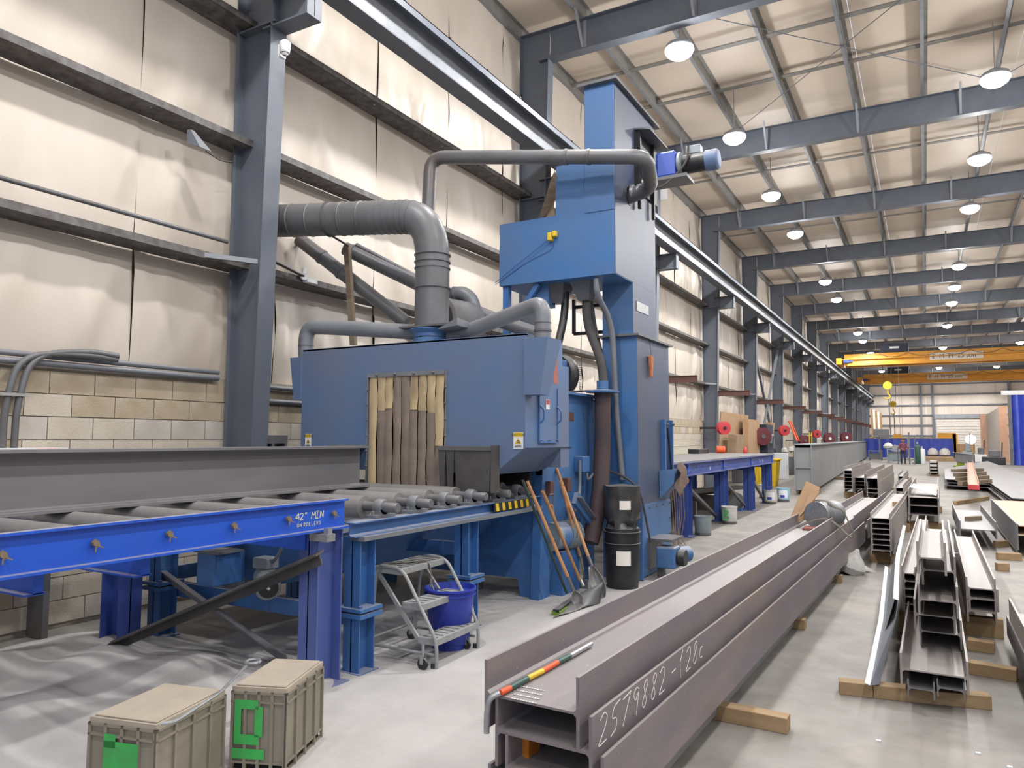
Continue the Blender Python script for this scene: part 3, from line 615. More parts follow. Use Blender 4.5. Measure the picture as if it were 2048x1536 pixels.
# strap round the duct
pc = V((-5.3,6.312,4.178)).lerp(V((-6.62,5.98,4.24)), .46); d = V((-1.32,-.33,.06)).normalized()
MB().lathe([(.193,-.012),(.205,0),(.193,.012)], pc, d, 24).tube([pc+V((0,-.12,-.15)), PY(697,492,6.4)], .012, 6).build('strap', M_rubber, bm_)
MB().box(XL-.02, XL-.012, 6.1, 6.12, 1.9, 2.4).build('conduit_clip', M_duct, bm_)
# blast wheel motor on the platform, and brackets
t = thing('blast_wheel_motor', 'round black fan end of a motor in a blue cradle behind the cabinet', 'motor', (-3.8, 7.9, 2.2))
MB().box(-4.15, -3.68, 7.4, 7.92, 2.28, 2.62).build('cradle', M_mblue2, t, bevel=.01)
MB().lathe([(.24,0),(.25,.02),(.25,.14),(.2,.2),(.1,.22)], (-3.85,7.9,2.46), (0.25,1,0), 24).build('fan_cover', M_black, t, smooth=True)
fm = MB()
for k in range(18): a = -1.1+k*.12; fm.box(-3.6+.0, -3.58, 8.02+.0, 8.05, 2.46+.2*math.sin(a)-.004, 2.46+.2*math.sin(a)+.004)
fm.build('cooling_fins', M_zinc, t); MB().box(-3.66, -3.63, 7.95, 8.05, 2.5, 2.58).build('name_plate', M_white, t)
MB().tube(bend([(-3.7,7.9,2.25),(-3.5,8.2,2.28),(-3.35,8.5,2.24)], .1), .012, 6).build('cable', M_black, t)
# abrasive pipes from the hopper to the wheels
# side electrics + sensors on chamber side
for (px, py) in ((1095, 975), (1130, 968)):
    p = PX(px, py, -3.56); MB().box(-3.58, -3.50, p.y-.05, p.y+.05, p.z-.09, p.z+.07).build('flange_cover', M_rust, bm_, bevel=.01)
p = PX(1168, 928, -3.5)
MB().box(-3.58, -3.46, p.y-.10, p.y+.08, p.z-.09, p.z+.09).build('junction_box', M_mblue2, bm_, bevel=.006)
MB().tube(bend([(-3.5,p.y-.12,p.z+.05),(-3.5,p.y-.12,p.z-.3),(-3.45,p.y-.35,p.z-.52)], .12), .018, 8).tube(bend([(-3.48,p.y+.04,p.z-.1),(-3.48,p.y+.06,p.z-.2),(-3.45,p.y+.2,p.z-.1)], .06), .015, 8).build('conduit', M_ductl, bm_)
MB().box(-3.581, -3.575, 7.62, 7.82, 1.9, 2.0).build('worn_label', M_rust, bm_)
# drive motor at the base, between chamber and tower
t = thing('elevator_drive_motor', 'ribbed blue electric motor behind the leaning shovels', 'motor', (-3.55, 7.75, .7))
pm = PX(1132, 1070, -3.5); pm = V((-3.52, pm.y, pm.z))
MB().box(-3.95, -3.45, pm.y-.2, pm.y+.25, 0, pm.z-.16).build('motor_base', M_lblue, t)
MB().lathe([(.10,-.22),(.145,-.2),(.15,-.15),(.15,.16),(.10,.2)], pm, (.25,1,0), 20).build('motor_body', M_mblue2, t, smooth=True)
m = MB()
for k in range(9): m.lathe([(.15,-.004),(.162,-.004),(.162,.004),(.15,.004)], pm+V((.25,1,0)).normalized()*(-.02+k*.022), (.25,1,0), 20)
m.build('cooling_fins', M_motorg, t)
MB().lathe([(.155,-.26),(.155,-.17)], pm, (.25,1,0), 20).build('fan_cover', M_motorg, t, smooth=True)
a_, b_ = PX(1150,1010,-3.42), PX(1195,1058,-3.42)
MB().bar(a_+V((0,0,.08)), b_, .14, .05, up=(1,0,0)).build('belt_guard', M_mblue2, t)
MB().bar(a_+V((.05,0,.09)), b_+V((.05,0,.0)), .012, .07, up=(1,0,0)).tube([b_+V((.0,-.06,-.02)), b_+V((.12,.02,0))], .012, 6).build('guard_edge', M_ductl, t)
# ================================================================ elevator tower
TX = -3.1
te = thing('bucket_elevator', 'tall blue elevator tower with an overhanging separator box and pipe', 'machine', (-3.4, 9, 0))
MB().box(-3.48, TX, 7.93, 9.42, 4.4, 5.95).build('head_casing', M_mblue2, te)
MB().box(-3.479, TX+.004, 7.95, 9.42, 3.64, 5.94).build('side_plate', M_tface, te)
MB().prism([(-4.67,3.63),(TX-.002,3.63),(TX-.002,5.05),(-3.87,5.05),(-3.87,4.43),(-4.67,4.43)], 'y', 7.94, 8.85).build('separator_box', M_mblue2, te)
MB().box(-3.55, TX+.06, 7.86, 9.5, 5.95, 5.985).build('top_cap', M_duct, te)
MB().box(-3.5, TX, 8.53, 9.44, 2.95, 3.66).build('neck', M_mblue2, te)
MB().box(TX-.001, TX+.003, 8.535, 9.435, 2.97, 3.66).build('side_plate', M_tface, te)
MB().box(-3.50, -3.05, 8.52, 9.80, 0, 2.96).build('boot_casing', M_mblue2, te)
MB().box(-3.052, -3.046, 8.53, 9.79, .9, 2.95).build('side_plate', M_tface, te)
MB().box(-3.56, -3.0, 8.46, 9.86, 2.96, 2.985).build('joint_flange', M_duct, te)
MB().box(-3.046, -3.03, 8.54, 9.76, .02, .88).build('boot_cover', M_mblue2, te)
bo = MB().lathe([(.014,0),(.012,.014)], (-3.03,0,.84), (1,0,0), 6).build('bolt', M_duct, te); bo.location = bo.location+V((0,8.62-0,0))
for k in range(1, 5): inst(bo, V((0,8.62+k*.27,0)), te)
for k in range(1, 4): inst(bo, V((0,9.70,-k*.2)), te)
MB().box(-3.05, -2.99, 8.50, 8.53, 0, .9).box(-3.05, -2.99, 8.50, 8.62, 0, .01).build('edge_angle', M_mblue2, te)
for y0, y1 in ((9.42, 9.47), (9.75, 9.79)):
    MB().box(-3.05, -2.99, y0, y1, 1.08, 1.95).build('slide_rail', M_lblue, te)
MB().tube([(-2.985,9.52,1.85),(-2.985,9.73,1.05)], .014, 6).build('tie_rod', M_black, te)
for z in (1.95,): MB().lathe([(.02,0),(.015,.03)], (-2.99,9.5,z-.06), (1,0,0), 6).lathe([(.02,0),(.015,.03)], (-2.99,9.75,z-.06), (1,0,0), 6).build('bolts', M_duct, te)
MB().hexa([(-3.04,9.32,.92),(-2.86,9.36,1.12),(-2.86,9.62,1.12),(-3.04,9.66,.92)], [(-3.04,9.32,1.28),(-2.84,9.36,1.3),(-2.84,9.62,1.3),(-3.04,9.66,1.28)]).build('clean_out_spout', M_mblue2, te)
sb = MB(); ns = 12; vs = []; fs = []
for j in range(7):
    for i in range(ns+1):
        u = i/ns; v = j/6
        vs.append((-2.83+.03*math.sin(u*9+j)+.10*v*(1-v)*2, 9.30+.42*u+.05*math.sin(v*3), 1.33-.34*v*(.5+.6*math.sin(u*2.6+.3))-.05*math.sin(u*7)))
for j in range(6):
    for i in range(ns): a = j*(ns+1)+i; fs.append((a,a+1,a+ns+2,a+ns+1))
tag(sb.add(vs, fs).build('work_glove_rag', mat('dirty_cloth', (122,104,92), (100,86,78), 8, .9, bump=.2), smooth=True), 'dirty brown rag draped over the spout on the blue tower', 'rag')
hk = MB(); a = 0
mc2 = mat('rope_tan', (150,128,112), (128,104,92), 10, .8)
m = MB()
for k in range(7): y = 9.95+k*.05; m.tube([V((-3.12+.02*k, y, 1.0)), V((-3.1+.02*k, y+.03*math.sin(k), .6)), V((-3.05, y+.05*math.cos(k*2), .12+.03*k)), V((-3.0, y+.12, .06+.02*k))], .006, 5)
tag(m.build('hanging_hose', mc2, smooth=True), 'bundle of thin tan cords hanging behind the tower base', 'cord')
# top drive
dy = 9.35
MB().box(TX, TX+.03, 8.62, 9.46, 4.85, 5.6).box(TX+.03, TX+.07, 8.66, 8.70, 4.6, 5.62).box(TX+.03, TX+.07, 9.2, 9.24, 4.6, 5.62).build('bearing_frame', M_black, te)
MB().hexa([(TX,8.62,5.62),(TX+.2,8.66,5.6),(TX+.2,9.4,5.6),(TX,9.44,5.62)], [(TX,8.62,5.64),(TX+.2,8.66,5.62),(TX+.2,9.4,5.62),(TX,9.44,5.64)]).build('drip_cover', M_duct, te)
MB().lathe([(.09,0),(.1,.03),(.1,.12),(.05,.14),(.05,.2)], (TX+.03,8.98,5.2), (1,0,0), 18).build('head_bearing', M_black, te, smooth=True)
MB().hexa([(TX+.2,8.86,5.02),(TX+.46,8.86,5.02),(TX+.46,9.12,5.02),(TX+.2,9.12,5.02)], [(TX+.2,8.86,5.36),(TX+.46,8.86,5.36),(TX+.46,9.12,5.36),(TX+.2,9.12,5.36)]).build('gearbox', mat('gearbox_blue', (40,72,168), (56,84,170), 5, .4), te, bevel=.03)
MB().lathe([(.12,0),(.15,.02),(.15,.05),(.11,.07)], (TX+.46,8.99,5.2), (1,0,0), 18).build('motor_flange', M_motorg, te, smooth=True)
MB().lathe([(.105,.07),(.12,.09),(.12,.36),(.10,.37)], (TX+.46,8.99,5.18), (1,0,0), 18).build('motor_body', M_black, te, smooth=True)
MB().lathe([(.13,.36),(.13,.5),(.11,.52),(.09,.525)], (TX+.46,8.99,5.18), (1,0,0), 18).build('fan_cover', M_mblue, te, smooth=True)
MB().box(TX+.58, TX+.76, 8.93, 9.07, 5.29, 5.4).build('terminal_box', M_motorg, te, bevel=.01)
MB().tube(bend([(TX+.62,8.9,5.38),(TX+.62,8.84,5.15),(TX+.35,8.8,4.88),(TX+.1,8.78,4.86)], .2), .014, 6).build('cable', M_rubber, te)
MB().box(TX+.1, TX+.62, 8.8, 9.15, 4.97, 5.01).build('motor_bracket', M_duct, te)
# vent pipe from the head across to the cabinet
VY = 7.68
pipe('vent_pipe', [PY(856,425,7.35), PY(862,315,7.42), PY(1293,313,VY), (-2.78,8.35,4.72), (TX,8.42,4.68)], .085, M_duct, te, [(1,2,.66),(1,2,.76)], n=18, rr=.2)
MB().lathe([(.088,0),(.1,.01),(.1,.04),(.088,.05)], (TX+.04,8.40,4.72), (1,0,0), 18).lathe([(.088,0),(.098,.01),(.098,.04),(.088,.05)], (TX+.13,8.40,4.72), (1,0,0), 18).build('pipe_band', M_zinc, te, smooth=True)
MB().lathe([(.13,0),(.12,.012)], (TX+.002,8.42,4.7), (1,0,0), 14).build('mastic_seal', M_black, te)
# torn insulation on the separator and its wall
vs = []; fs = []
for j in range(9):
    for i in range(8):
        u, v = i/7, j/8
        vs.append((-3.89-.40*u*(1-.35*v)-.05*math.sin(v*6+u*2), 7.98+.25*u+.06*math.sin(v*5), 4.44+.55*v*(1-u*.8)+.02*math.sin(u*8)+.1*math.sin(v*3)*u*(1-u)))
for j in range(8):
    for i in range(7): a = j*8+i; fs.append((a,a+1,a+9,a+8))
tag(MB().add(vs, fs).build('loose_sheet', M_woodg, smooth=True), 'curled brown sheet lying on the separator box step', 'sheet')
# legs and hoses of the separator
for x in (-4.60,): MB().box(x-.04, x+.04, 7.98, 8.06, 2.2, 3.75).build('support_post', M_lblue, te)
MB().bar((-4.58,8.02,3.05), (-4.15,8.02,3.62), .06, .06).build('post_brace', M_lblue, te)
for x in (-3.98, -3.62): MB().hexa([(x-.07,8.2,3.4),(x+.07,8.2,3.4),(x+.07,8.34,3.4),(x-.07,8.34,3.4)], [(x-.14,8.1,3.63),(x+.14,8.1,3.63),(x+.14,8.4,3.63),(x-.14,8.4,3.63)]).build('outlet_spout', M_duct, te)
MB().box(-4.25,-4.05,8.1,8.3,3.35,3.63).build('outlet_spout', M_mblue2, te)
def hose(name, pts, r, m): return MB().tube(bend(pts, .35, 7), r, 10).build(name, m, te, smooth=True)
hose('abrasive_hose', [PY(1132,585,8.3), PY(1128,640,8.25), PY(1113,700,8.1), PY(1112,790,7.9)], .05, M_black)
hose('abrasive_hose', [PY(1174,570,8.3), PY(1172,645,8.3), PY(1203,720,8.25), PY(1208,778,8.2)], .055, M_rubber)
hose('abrasive_hose', [PY(1180,600,8.5), PY(1188,660,8.5), PY(1200,705,8.5)], .04, M_rubber)
c = PY(1205,782,8.15); MB().lathe([(.20,-.02),(.20,.0),(.07,.02),(.07,.12)], c, n=16).build('hose_plate', M_mblue2, te)
hose('abrasive_chute', [c, PY(1205,900,8.2), PY(1200,1000,8.1), PY(1180,1085,7.9)], .10, mat('dusty_black_chute', (64,56,60), (84,64,62), 3, .7))
m = MB()
for p, q in (((1148,600),(1148,668)),((1148,615),(1205,610)),((1148,668),(1205,664))): m.bar(PY(*p,8.6), PY(*q,8.6), .04, .04)
m.build('access_frame', M_black, te)
cp = bend([(-3.36,8.0,3.60),(-3.36,8.0,3.42),(-3.30,8.35,3.1),(-3.28,8.42,2.0),(-3.22,8.46,1.2)], .3, 6)
MB().tube(cp, .036, 12).build('grey_conduit', M_ductl, te, smooth=True, label='pale grey conduit running down the tower')
MB().tube(bend([(-3.55,8.44,1.33),(-3.2,8.42,1.26),(-3.0,8.46,1.1),(-2.93,8.62,.45)], .2), .014, 8).tube(bend([(-3.55,8.44,1.33),(-3.5,8.40,1.0),(-3.62,8.3,.62)], .2), .010, 6).build('cable', M_rubber, te)
# small gear motor at the foot
t = thing('boot_gear_motor', 'small blue gear motor mounted at the foot of the elevator tower', 'motor', (-2.9, 9.1, 0))
MB().box(-3.03, -2.72, 8.8, 9.3, .44, .47).box(-3.03, -2.99, 8.8, 9.3, .1, .44).build('mounting_plate', M_duct, t)
MB().box(-2.92, -2.68, 8.78, 9.02, .12, .38).build('gearbox', M_mblue2, t, bevel=.02)
MB().lathe([(.08,0),(.1,.02),(.1,.3),(.08,.32)], (-2.8,9.0,.25), (.5,1,0), 16).build('motor_body', M_mblue2, t, smooth=True)
MB().lathe([(.08,0),(.1,.02),(.1,.1)], (-2.68,8.9,.25), (1,0,0), 14).build('cover', M_black, t, smooth=True); MB().box(-2.93,-2.85,8.85,8.95,0,.12).build('foot', M_duct, t)
# orange glove, yellow pull switch
t = thing('work_glove', 'orange leather glove hanging on the blue tower by a cord', 'glove', (-3.0, 8.95, 2.6))
MB().tube([(-3.03,8.95,2.96),(-3.01,8.95,2.76)], .003, 5).build('cord', M_black, t)
MB().hexa([(-3.03,8.93,2.48),(-3.0,8.93,2.48),(-3.0,8.99,2.48),(-3.03,8.99,2.48)], [(-3.04,8.90,2.75),(-2.99,8.90,2.75),(-2.99,9.0,2.75),(-3.04,9.0,2.75)]).build('leather', mat('glove_orange', (196,124,84), (170,100,66), 8, .8), t, bevel=.01)
t = thing('pull_switch', 'small yellow switch box with two cords on the blue separator box', 'switch', (-4.05, 7.92, 4.3))
p = PY(1105,473,7.9)
MB().box(p.x-.06, p.x+.0, 7.87, 7.94, p.z-.05, p.z+.05).build('switch_box', M_yel2, t, bevel=.008); MB().box(p.x+.01, p.x+.06, 7.86, 7.93, p.z-.01, p.z+.06).build('switch_head', M_yel2, t, bevel=.008)
MB().tube([p, PY(1040,525,7.9), PY(990,566,7.9)], .004, 5).tube(bend([PY(1108,480,7.93), PY(1105,500,7.93), PY(1060,520,7.93), PY(990,570,7.93)], .2), .003, 5).build('cord', M_navy, t)
# ================================================================ bins by the tower
def lathe_thing(name, lbl, cat, x, y, prof, m, z=0, n=24, par=None, grp=None):
    t = thing(name, lbl, cat, (x, y, z), grp); MB().lathe(prof, (x, y, z), n=n).build('body', m, t, smooth=True); return t
bx, by = -3.06, 8.02
t = thing('black_bin', 'black plastic bin with a white label standing against the tower', 'bin', (bx, by, 0))
MB().lathe([(.165,0),(.175,.01),(.19,.10),(.20,.68),(.19,.68)], (bx,by,0), n=28).build('body', M_black, t, smooth=True)
MB().lathe([(.20,0),(.212,.004),(.212,.02),(.2,.024)], (bx,by,.62), n=28).build('rim', M_black, t, smooth=True); MB().lathe([(.2,0),(.21,.004),(.21,.012),(.2,.016)], (bx,by,.50), n=28).build('rib', M_black, t, smooth=True)
def curved_label(cx, cy, r, a0, a1, z0, z1, m, par, name='label_sheet'):
    vs = []; fs = []
    for i in range(7):
        a = a0+(a1-a0)*i/6
        for z in (z0, z1): vs.append((cx+r*math.cos(a), cy+r*math.sin(a), z))
    for i in range(6): fs.append((i*2,i*2+2,i*2+3,i*2+1))
    return MB().add(vs, fs).build(name, m, par)
curved_label(bx, by, .204, -1.55, -.75, .28, .44, M_offw, t)
t = thing('crumpled_bag', 'crumpled black plastic sack pushed down into the black bin', 'bag', (bx, by, .62))
vs = []; fs = []; nn = 26; rnd = random.Random(3)
rows = [(.185,.66,.01),(.155,.72,.03),(.195,.78,.02),(.2,.86,.012),(.205,1.0,.012),(.205,1.12,.010),(.21,1.16,.006),(.17,1.15,.004),(.02,1.12,0)]
for r, z, a in rows:
    for k in range(nn): th = 2*PI*k/nn; q = r+a*math.sin(th*5+z*30)+a*.6*math.sin(th*9+z*50); vs.append((bx+q*math.cos(th), by+q*math.sin(th), z+a*.8*math.sin(th*4)))
for j in range(len(rows)-1):
    for k in range(nn): fs.append((j*nn+k, j*nn+(k+1)%nn, (j+1)*nn+(k+1)%nn, (j+1)*nn+k))
MB().add(vs, fs).build('plastic', mat('shiny_black_plastic', (50,50,52), (74,73,72), 6, .3, dust=.3), t, smooth=True)
curved_label(bx, by, .212, -1.35, -.75, .90, 1.0, M_offw, t)
# ================================================================ leaning tools
def tool(name, lbl, cat, top, bot, r, mh, grp=None, topf=None):
    t = thing(name, lbl, cat, (bot[0], bot[1], 0), grp); MB().tube([top, V(top).lerp(V(bot), .5), bot], r, 8).build('handle', mh, t, smooth=True); return t
def shovel(name, lbl, top, bot, mh, scoop, facing, wd=.24, ln=.30, soc=.25, grp='leaning shovels'):
    top, bot = V(top), V(bot); d = (bot-top).normalized(); s = bot - d*(ln+soc)
    t = thing(name, lbl, 'shovel', (bot.x, bot.y, 0), grp)
    MB().tube([top, s], .018, 8).build('handle', mh, t, smooth=True)
    MB().tube([s - d*.05, s+d*soc], .019, 8).build('socket', M_duct, t, smooth=True)
    f = V(facing).normalized(); sd = d.cross(f).normalized(); f = sd.cross(d).normalized(); vs = []; fs = []
    for j in range(9):
        v = j/8
        wv = wd*(.30+.7*math.sin(min(v*2.6, PI/2))) if v < .62 else wd*(1 - .55*((v-.62)/.38)**2.2)
        for i in range(9):
            u = i/8-.5
            vs.append(s+d*(soc-.02+ln*v) + sd*(u*wv) + f*(.10*(u*2)**2*.5 - .02*math.sin(v*PI) + .02*math.exp(-(u*9)**2)*(1-v)))
    for j in range(8):
        for i in range(8): a = j*9+i; fs.append((a,a+1,a+10,a+9))
    o = MB().add(vs, fs).build('blade', scoop, t, smooth=True); md = o.modifiers.new('s', 'SOLIDIFY'); md.thickness = .003
    return t
shovel('round_shovel', 'wood handled shovel with grey rounded blade, rightmost of the leaning tools', PY(1113,937,7.35), PY(1208,1200,7.15), M_handle, M_roller, (.2,-1,.1), .16, .34, .08)
shovel('square_shovel', 'wood handled scoop standing in front of the blue leg, blade near the floor', PX(1054,962,-3.46), PZ(1160,1215,.01)+V((0,0,.02)), M_handle, M_roller, (.6,-1,0), .12, .15, .12)
t = tool('rake', 'long wooden tool handle ending in a bent steel rake beside the shovel', 'rake', PX(1121,962,-3.40), PZ(1160,1112,.38), .017, M_handle, 'leaning tools')
MB().tube(bend([PZ(1159,1108,.39), PZ(1167,1140,.26), PZ(1168,1158,.14), PZ(1161,1164,.10)], .05), .011, 6).build('bent_neck', M_duct, t)
t = tool('hoe', 'wooden handle with a faded white label leaning between broom and shovel', 'hoe', PX(1085,982,-3.42), PZ(1160,1160,.15), .017, M_handle, 'leaning tools')
MB().tube([PZ(1157,1152,.18), PZ(1167,1172,.08)], .02, 8).build('ferrule', M_zinc, t)
q = PZ(1160,1168,.05); MB().box(q.x-.1, q.x+.1, q.y-.02, q.y, .0, .1).build('blade', M_duct, t)
t = tool('broom', 'push broom with black handle and green bristles on the floor', 'broom', PX(1045,960,-3.46), PZ(1133,1195,.04)+V((0,0,.05)), .014, mat('dark_green_handle', (40,62,52), (60,70,66), 8, .5))
b0, b1 = PZ(1112,1222,.05), PZ(1150,1195,.05)
MB().bar(b0, b1, .06, .03).build('head', M_black, t)
MB().bar(b0-V((0,0,.03)), b1-V((0,0,.03)), .09, .05).build('bristles', mat('green_bristles', (118,150,52), (84,110,40), 30, .9, bump=.5), t)
t = thing('dust_pan', 'wide bent steel scoop plate lying on the floor under the tools', 'scoop', (-3.0,6.9,0))
vs = []; fs = []
pa, pb = PZ(1106,1235,.02), PZ(1200,1205,.02); pc_, pd = PZ(1150,1190,.1), PZ(1205,1165,.22)
for j in range(7):
    for i in range(9):
        u, v = i/8, j/6; p = pa.lerp(pb, u).lerp(pc_.lerp(pd, u), v); p.z += -.03*math.sin(PI*v)+.01*math.sin(u*12)*(1-v); p.z = max(p.z, .012); vs.append(p)
for j in range(6):
    for i in range(8): a = j*9+i; fs.append((a,a+1,a+10,a+9))
o = MB().add(vs, fs).build('plate', M_duct, t, smooth=True); o.modifiers.new('s','SOLIDIFY').thickness = .006
t = tool('digging_bar', 'shovel with a D shaped grip standing behind the wooden handles', 'shovel', PX(1103,1010,-3.45), PZ(1132,1150,.12), .014, M_handle, 'leaning tools')
gp = PX(1103,1000,-3.45); MB().tube(bend([gp+V((0,-.05,.06)), gp+V((0,-.04,-.06)), gp+V((0,0,-.12)), gp+V((0,.04,-.06)), gp+V((0,.05,.06)), gp+V((0,-.05,.06))], .02, 3), .009, 6).build('grip', M_duct, t)
p = PZ(1085,1190,0); MB().box(p.x-.0, p.x+.2, p.y+.1, p.y+.3, 0, .14).build('steel_offcut', M_duct); tag(bpy.data.objects['steel_offcut'], 'short grey steel offcut block by the blue leg', 'offcut')
# ================================================================ rolling step ladder
lz = thing('rolling_step_ladder', 'grey three step rolling ladder on castors under the conveyor', 'ladder', (-3.4, 4.7, 0))
# corners on the floor: front-left wheel foot, front-right
fl, fr = PZ(866,1338), PZ(950,1298); ex = (fr-fl).normalized(); ey = V((-ex.y, ex.x, 0)); W_ = (fr-fl).length
wdt = W_
def LP(a, b, z): return fl + ex*a + ey*b + V((0,0,z))
SN = [(-.03,.24,.215),(.10,.26,.455),(.30,.34,.70)]
dpt = .60
for k, (b0_, dd, z) in enumerate(SN):
    o = MB().hexa([LP(0,b0_,z-.05),LP(wdt,b0_,z-.05),LP(wdt,b0_+dd-.07,z-.05),LP(0,b0_+dd-.07,z-.05)], [LP(0,b0_,z),LP(wdt,b0_,z),LP(wdt,b0_+dd-.07,z),LP(0,b0_+dd-.07,z)]).build('step', M_lad, lz, bevel=.004)
    g = MB()
    for i in range(8): g.bar(LP(.04+i*(wdt-.08)/7,b0_+.02,z+.002), LP(.04+i*(wdt-.08)/7,b0_+dd-.09,z+.002), .012, .004)
    g.build('tread_grip', M_duct, o)
for a in (0, wdt):
    MB().tube(bend([LP(a,-.03,0.01),LP(a,-.03,.20),LP(a,.29,.70),LP(a,.54,.71),LP(a,.60,.02)], .09, 6), .014, 10).build('side_rail', M_lad, lz, smooth=True)
    MB().bar(LP(a+(.012 if a==0 else -.012),.14,.19), LP(a+(.012 if a==0 else -.012),.56,.68), .02, .03).build('inner_stringer', M_lad, lz)
    MB().tube([LP(a,0,.10), LP(a,.65,.10)], .011, 8).build('base_rail', M_lad, lz)
    for b in (0,): MB().lathe([(.018,0),(.018,.045)], LP(a,b,0), n=10).build('rubber_tip', M_black, lz)
for b in (.30, .65): MB().tube([LP(0,b,.12), LP(wdt,b,.12)], .011, 8).build('cross_tube', M_lad, lz)
for a, b in ((-.06,.05),(wdt-.06,.05),(.02,.62),(wdt-.02,.62)):
    c = LP(a,b,.045); o = MB().lathe([(.02,-.012),(.043,-.01),(.045,0),(.043,.01),(.02,.012)], c, ex, 16).build('castor_wheel', M_black, lz, smooth=True)
    MB().bar(c+V((0,0,.0))+ex*.018, c+V((0,0,.07))+ex*.018, .004, .03).bar(c-ex*.018, c+V((0,0,.07))-ex*.018, .004, .03).lathe([(.012,.05),(.012,.14)], c, n=8).build('castor_fork', M_zinc, o)
# webbing strap with hook over the top step
t = thing('ratchet_strap', 'grey webbing strap with hook draped over the top ladder step', 'strap', LP(.2,.45,.69))
sp = bend([LP(.10,.56,.705),LP(.20,.42,.71),LP(.36,.305,.71),LP(.37,.285,.62),LP(.37,.285,.50)], .05, 4)
m = MB()
for a, b in zip(sp[:-1], sp[1:]): m.bar(a, b, .03, .004, up=ey if (b-a).z < -.05 else (0,0,1))
m.build('webbing', M_strap, t); MB().tube(bend([LP(.38,.285,.52),LP(.41,.28,.46),LP(.39,.28,.42),LP(.37,.28,.45)], .02, 4), .007, 6).build('hook', M_zinc, t)
# blue bin behind the ladder, white bag, grey pail
t = thing('blue_bin', 'dark blue round plastic bin standing behind the step ladder', 'bin', (-3.9, 5.05, 0))
bc = PY(893,1240,5.0); bc = V((bc.x, 5.05, 0)); 
MB().lathe([(.15,.05),(.16,.06),(.20,.46),(.215,.47),(.215,.485),(.2,.487),(.195,.47),(.155,.08),(.02,.075)], bc, n=28).build('body', M_bbin, t, smooth=True)
MB().lathe([(.2,.43),(.21,.432),(.21,.445),(.2,.447)], bc, n=28).build('rib', M_bbin, t, smooth=True)
MB().lathe([(.14,0),(.14,.05)], bc, n=20).build('base', M_bbin, t)
t = thing('clear_bag', 'clear plastic bag hanging beside the blue bin', 'bag', (bc.x+.22, bc.y+.05, .2))
MB().lathe([(.02,.36),(.05,.33),(.07,.27),(.085,.18),(.10,.1),(.07,.03),(.02,.01)], V((PY(920,1215,5.15).x, 5.15, .02)), (.15,.1,1), n=9).build('plastic', M_sack, t, smooth=True)
c = PZ(905,1200)+V((-.15,.6,0))
t = thing('grey_pail', 'grey pail standing behind the blue bin near the conveyor leg', 'bucket', c); MB().lathe([(.13,0),(.15,.33),(.16,.34),(.14,.33),(.12,.02)], c, n=20).build('body', M_ductl, t, smooth=True)
# ================================================================ crates
def crate(name, lbl, c0, c1, c2, zt, lbl2, letter, bottom_gap):
    # c0 near-left top corner, c1 near-right top corner, c2 far-right top corner (on the plane z=zt)
    a = V(c0); ex = (V(c1)-a); L = ex.length; ex.normalize(); ey = V((-ex.y, ex.x, 0)); Wd = (V(c2)-V(c1)).dot(ey)
    def Q(u, v, z): return V((a.x,a.y,0)) + ex*u + ey*v + V((0,0,z))
    t = thing(name, lbl, 'crate', (a.x, a.y, 0), 'lidded crates')
    def qb(u0,u1,v0,v1,z0,z1): return MB().hexa([Q(u0,v0,z0),Q(u1,v0,z0),Q(u1,v1,z0),Q(u0,v1,z0)],[Q(u0,v0,z1),Q(u1,v0,z1),Q(u1,v1,z1),Q(u0,v1,z1)])
    zl = zt-.03; g = .012
    qb(g, L-g, g, Wd-g, .05, zl).build('body', M_crate, t)
    qb(.02, L-.02, .02, Wd-.02, 0, .05).build('base', M_dark, t)
    for q_ in (qb(0,L,0,Wd,zl-.012,zl), qb(0,L,0,Wd,zl-.055,zl-.045), qb(.003,L-.003,.003,Wd-.003,.045,.055), qb(.006,L-.006,.006,Wd-.006,.0,.012)): q_.build('rim', M_crate, t)
    for u in ([i*(L-.02)/4+.002 for i in range(5)]): MB().join(qb(u,u+.016,0,.012,0,zl)).build('rib', M_crate, t)
    for v in (.0, Wd*.25, Wd*.5, Wd*.75, Wd-.014): MB().join(qb(L-.013,L,v,v+.014,0,zl)).build('rib', M_crate, t)
    for u in (0.0,): pass
    MB().join(qb(.006,L-.006,.006,Wd-.006,zl,zt-.008)).build('lid_edge', M_cratel, t)
    MB().join(qb(.02,L-.02,.02,Wd-.02,zt-.008,zt)).build('lid', M_cratel, t, bevel=.004)
    return t, Q, L, Wd
p0 = .43
t, Q, L, Wd = crate('storage_crate', 'dusty tan lidded crate nearest the camera at the bottom left, green paint on its end', PZ(176,1430,p0), PZ(314,1448,p0), PZ(466,1378,p0), p0, '', 'D', 0)
g = MB()
def qq(Q, u0, u1, z0, z1, v=-.0015): return [Q(u0,v,z0),Q(u1,v,z0),Q(u1,v,z1),Q(u0,v,z1)]
for (u0,u1,z0,z1) in ((.25,.42,.30,.36),(.25,.75,.16,.33),(.25,.72,.0+.06,.18)): g.add(qq(Q, u0*L, u1*L, z0, z1), [(0,1,2,3)])
g.build('green_letter', M_green, t, label='green sprayed block letter')
t, Q, L, Wd = crate('storage_crate', 'dusty tan lidded crate standing behind the first with a green sprayed D', PZ(462,1370,p0), PZ(575,1376,p0), PZ(626,1318,p0), p0, '', 'D', 0)
g = MB()
for (u0,u1,z0,z1) in ((.08,.20,.14,.36),(.2,.5,.315,.36),(.2,.52,.14,.19),(.44,.58,.18,.33),(.05,.62,.07,.12)): g.add(qq(Q, u0*L, u1*L, z0, z1), [(0,1,2,3)])
g.build('green_letter', M_green, t, label='green sprayed letter D')
t = thing('hooked_rod', 'bent steel lifting rod with a ring end lying across both crates', 'rod', PZ(430,1380,.45))
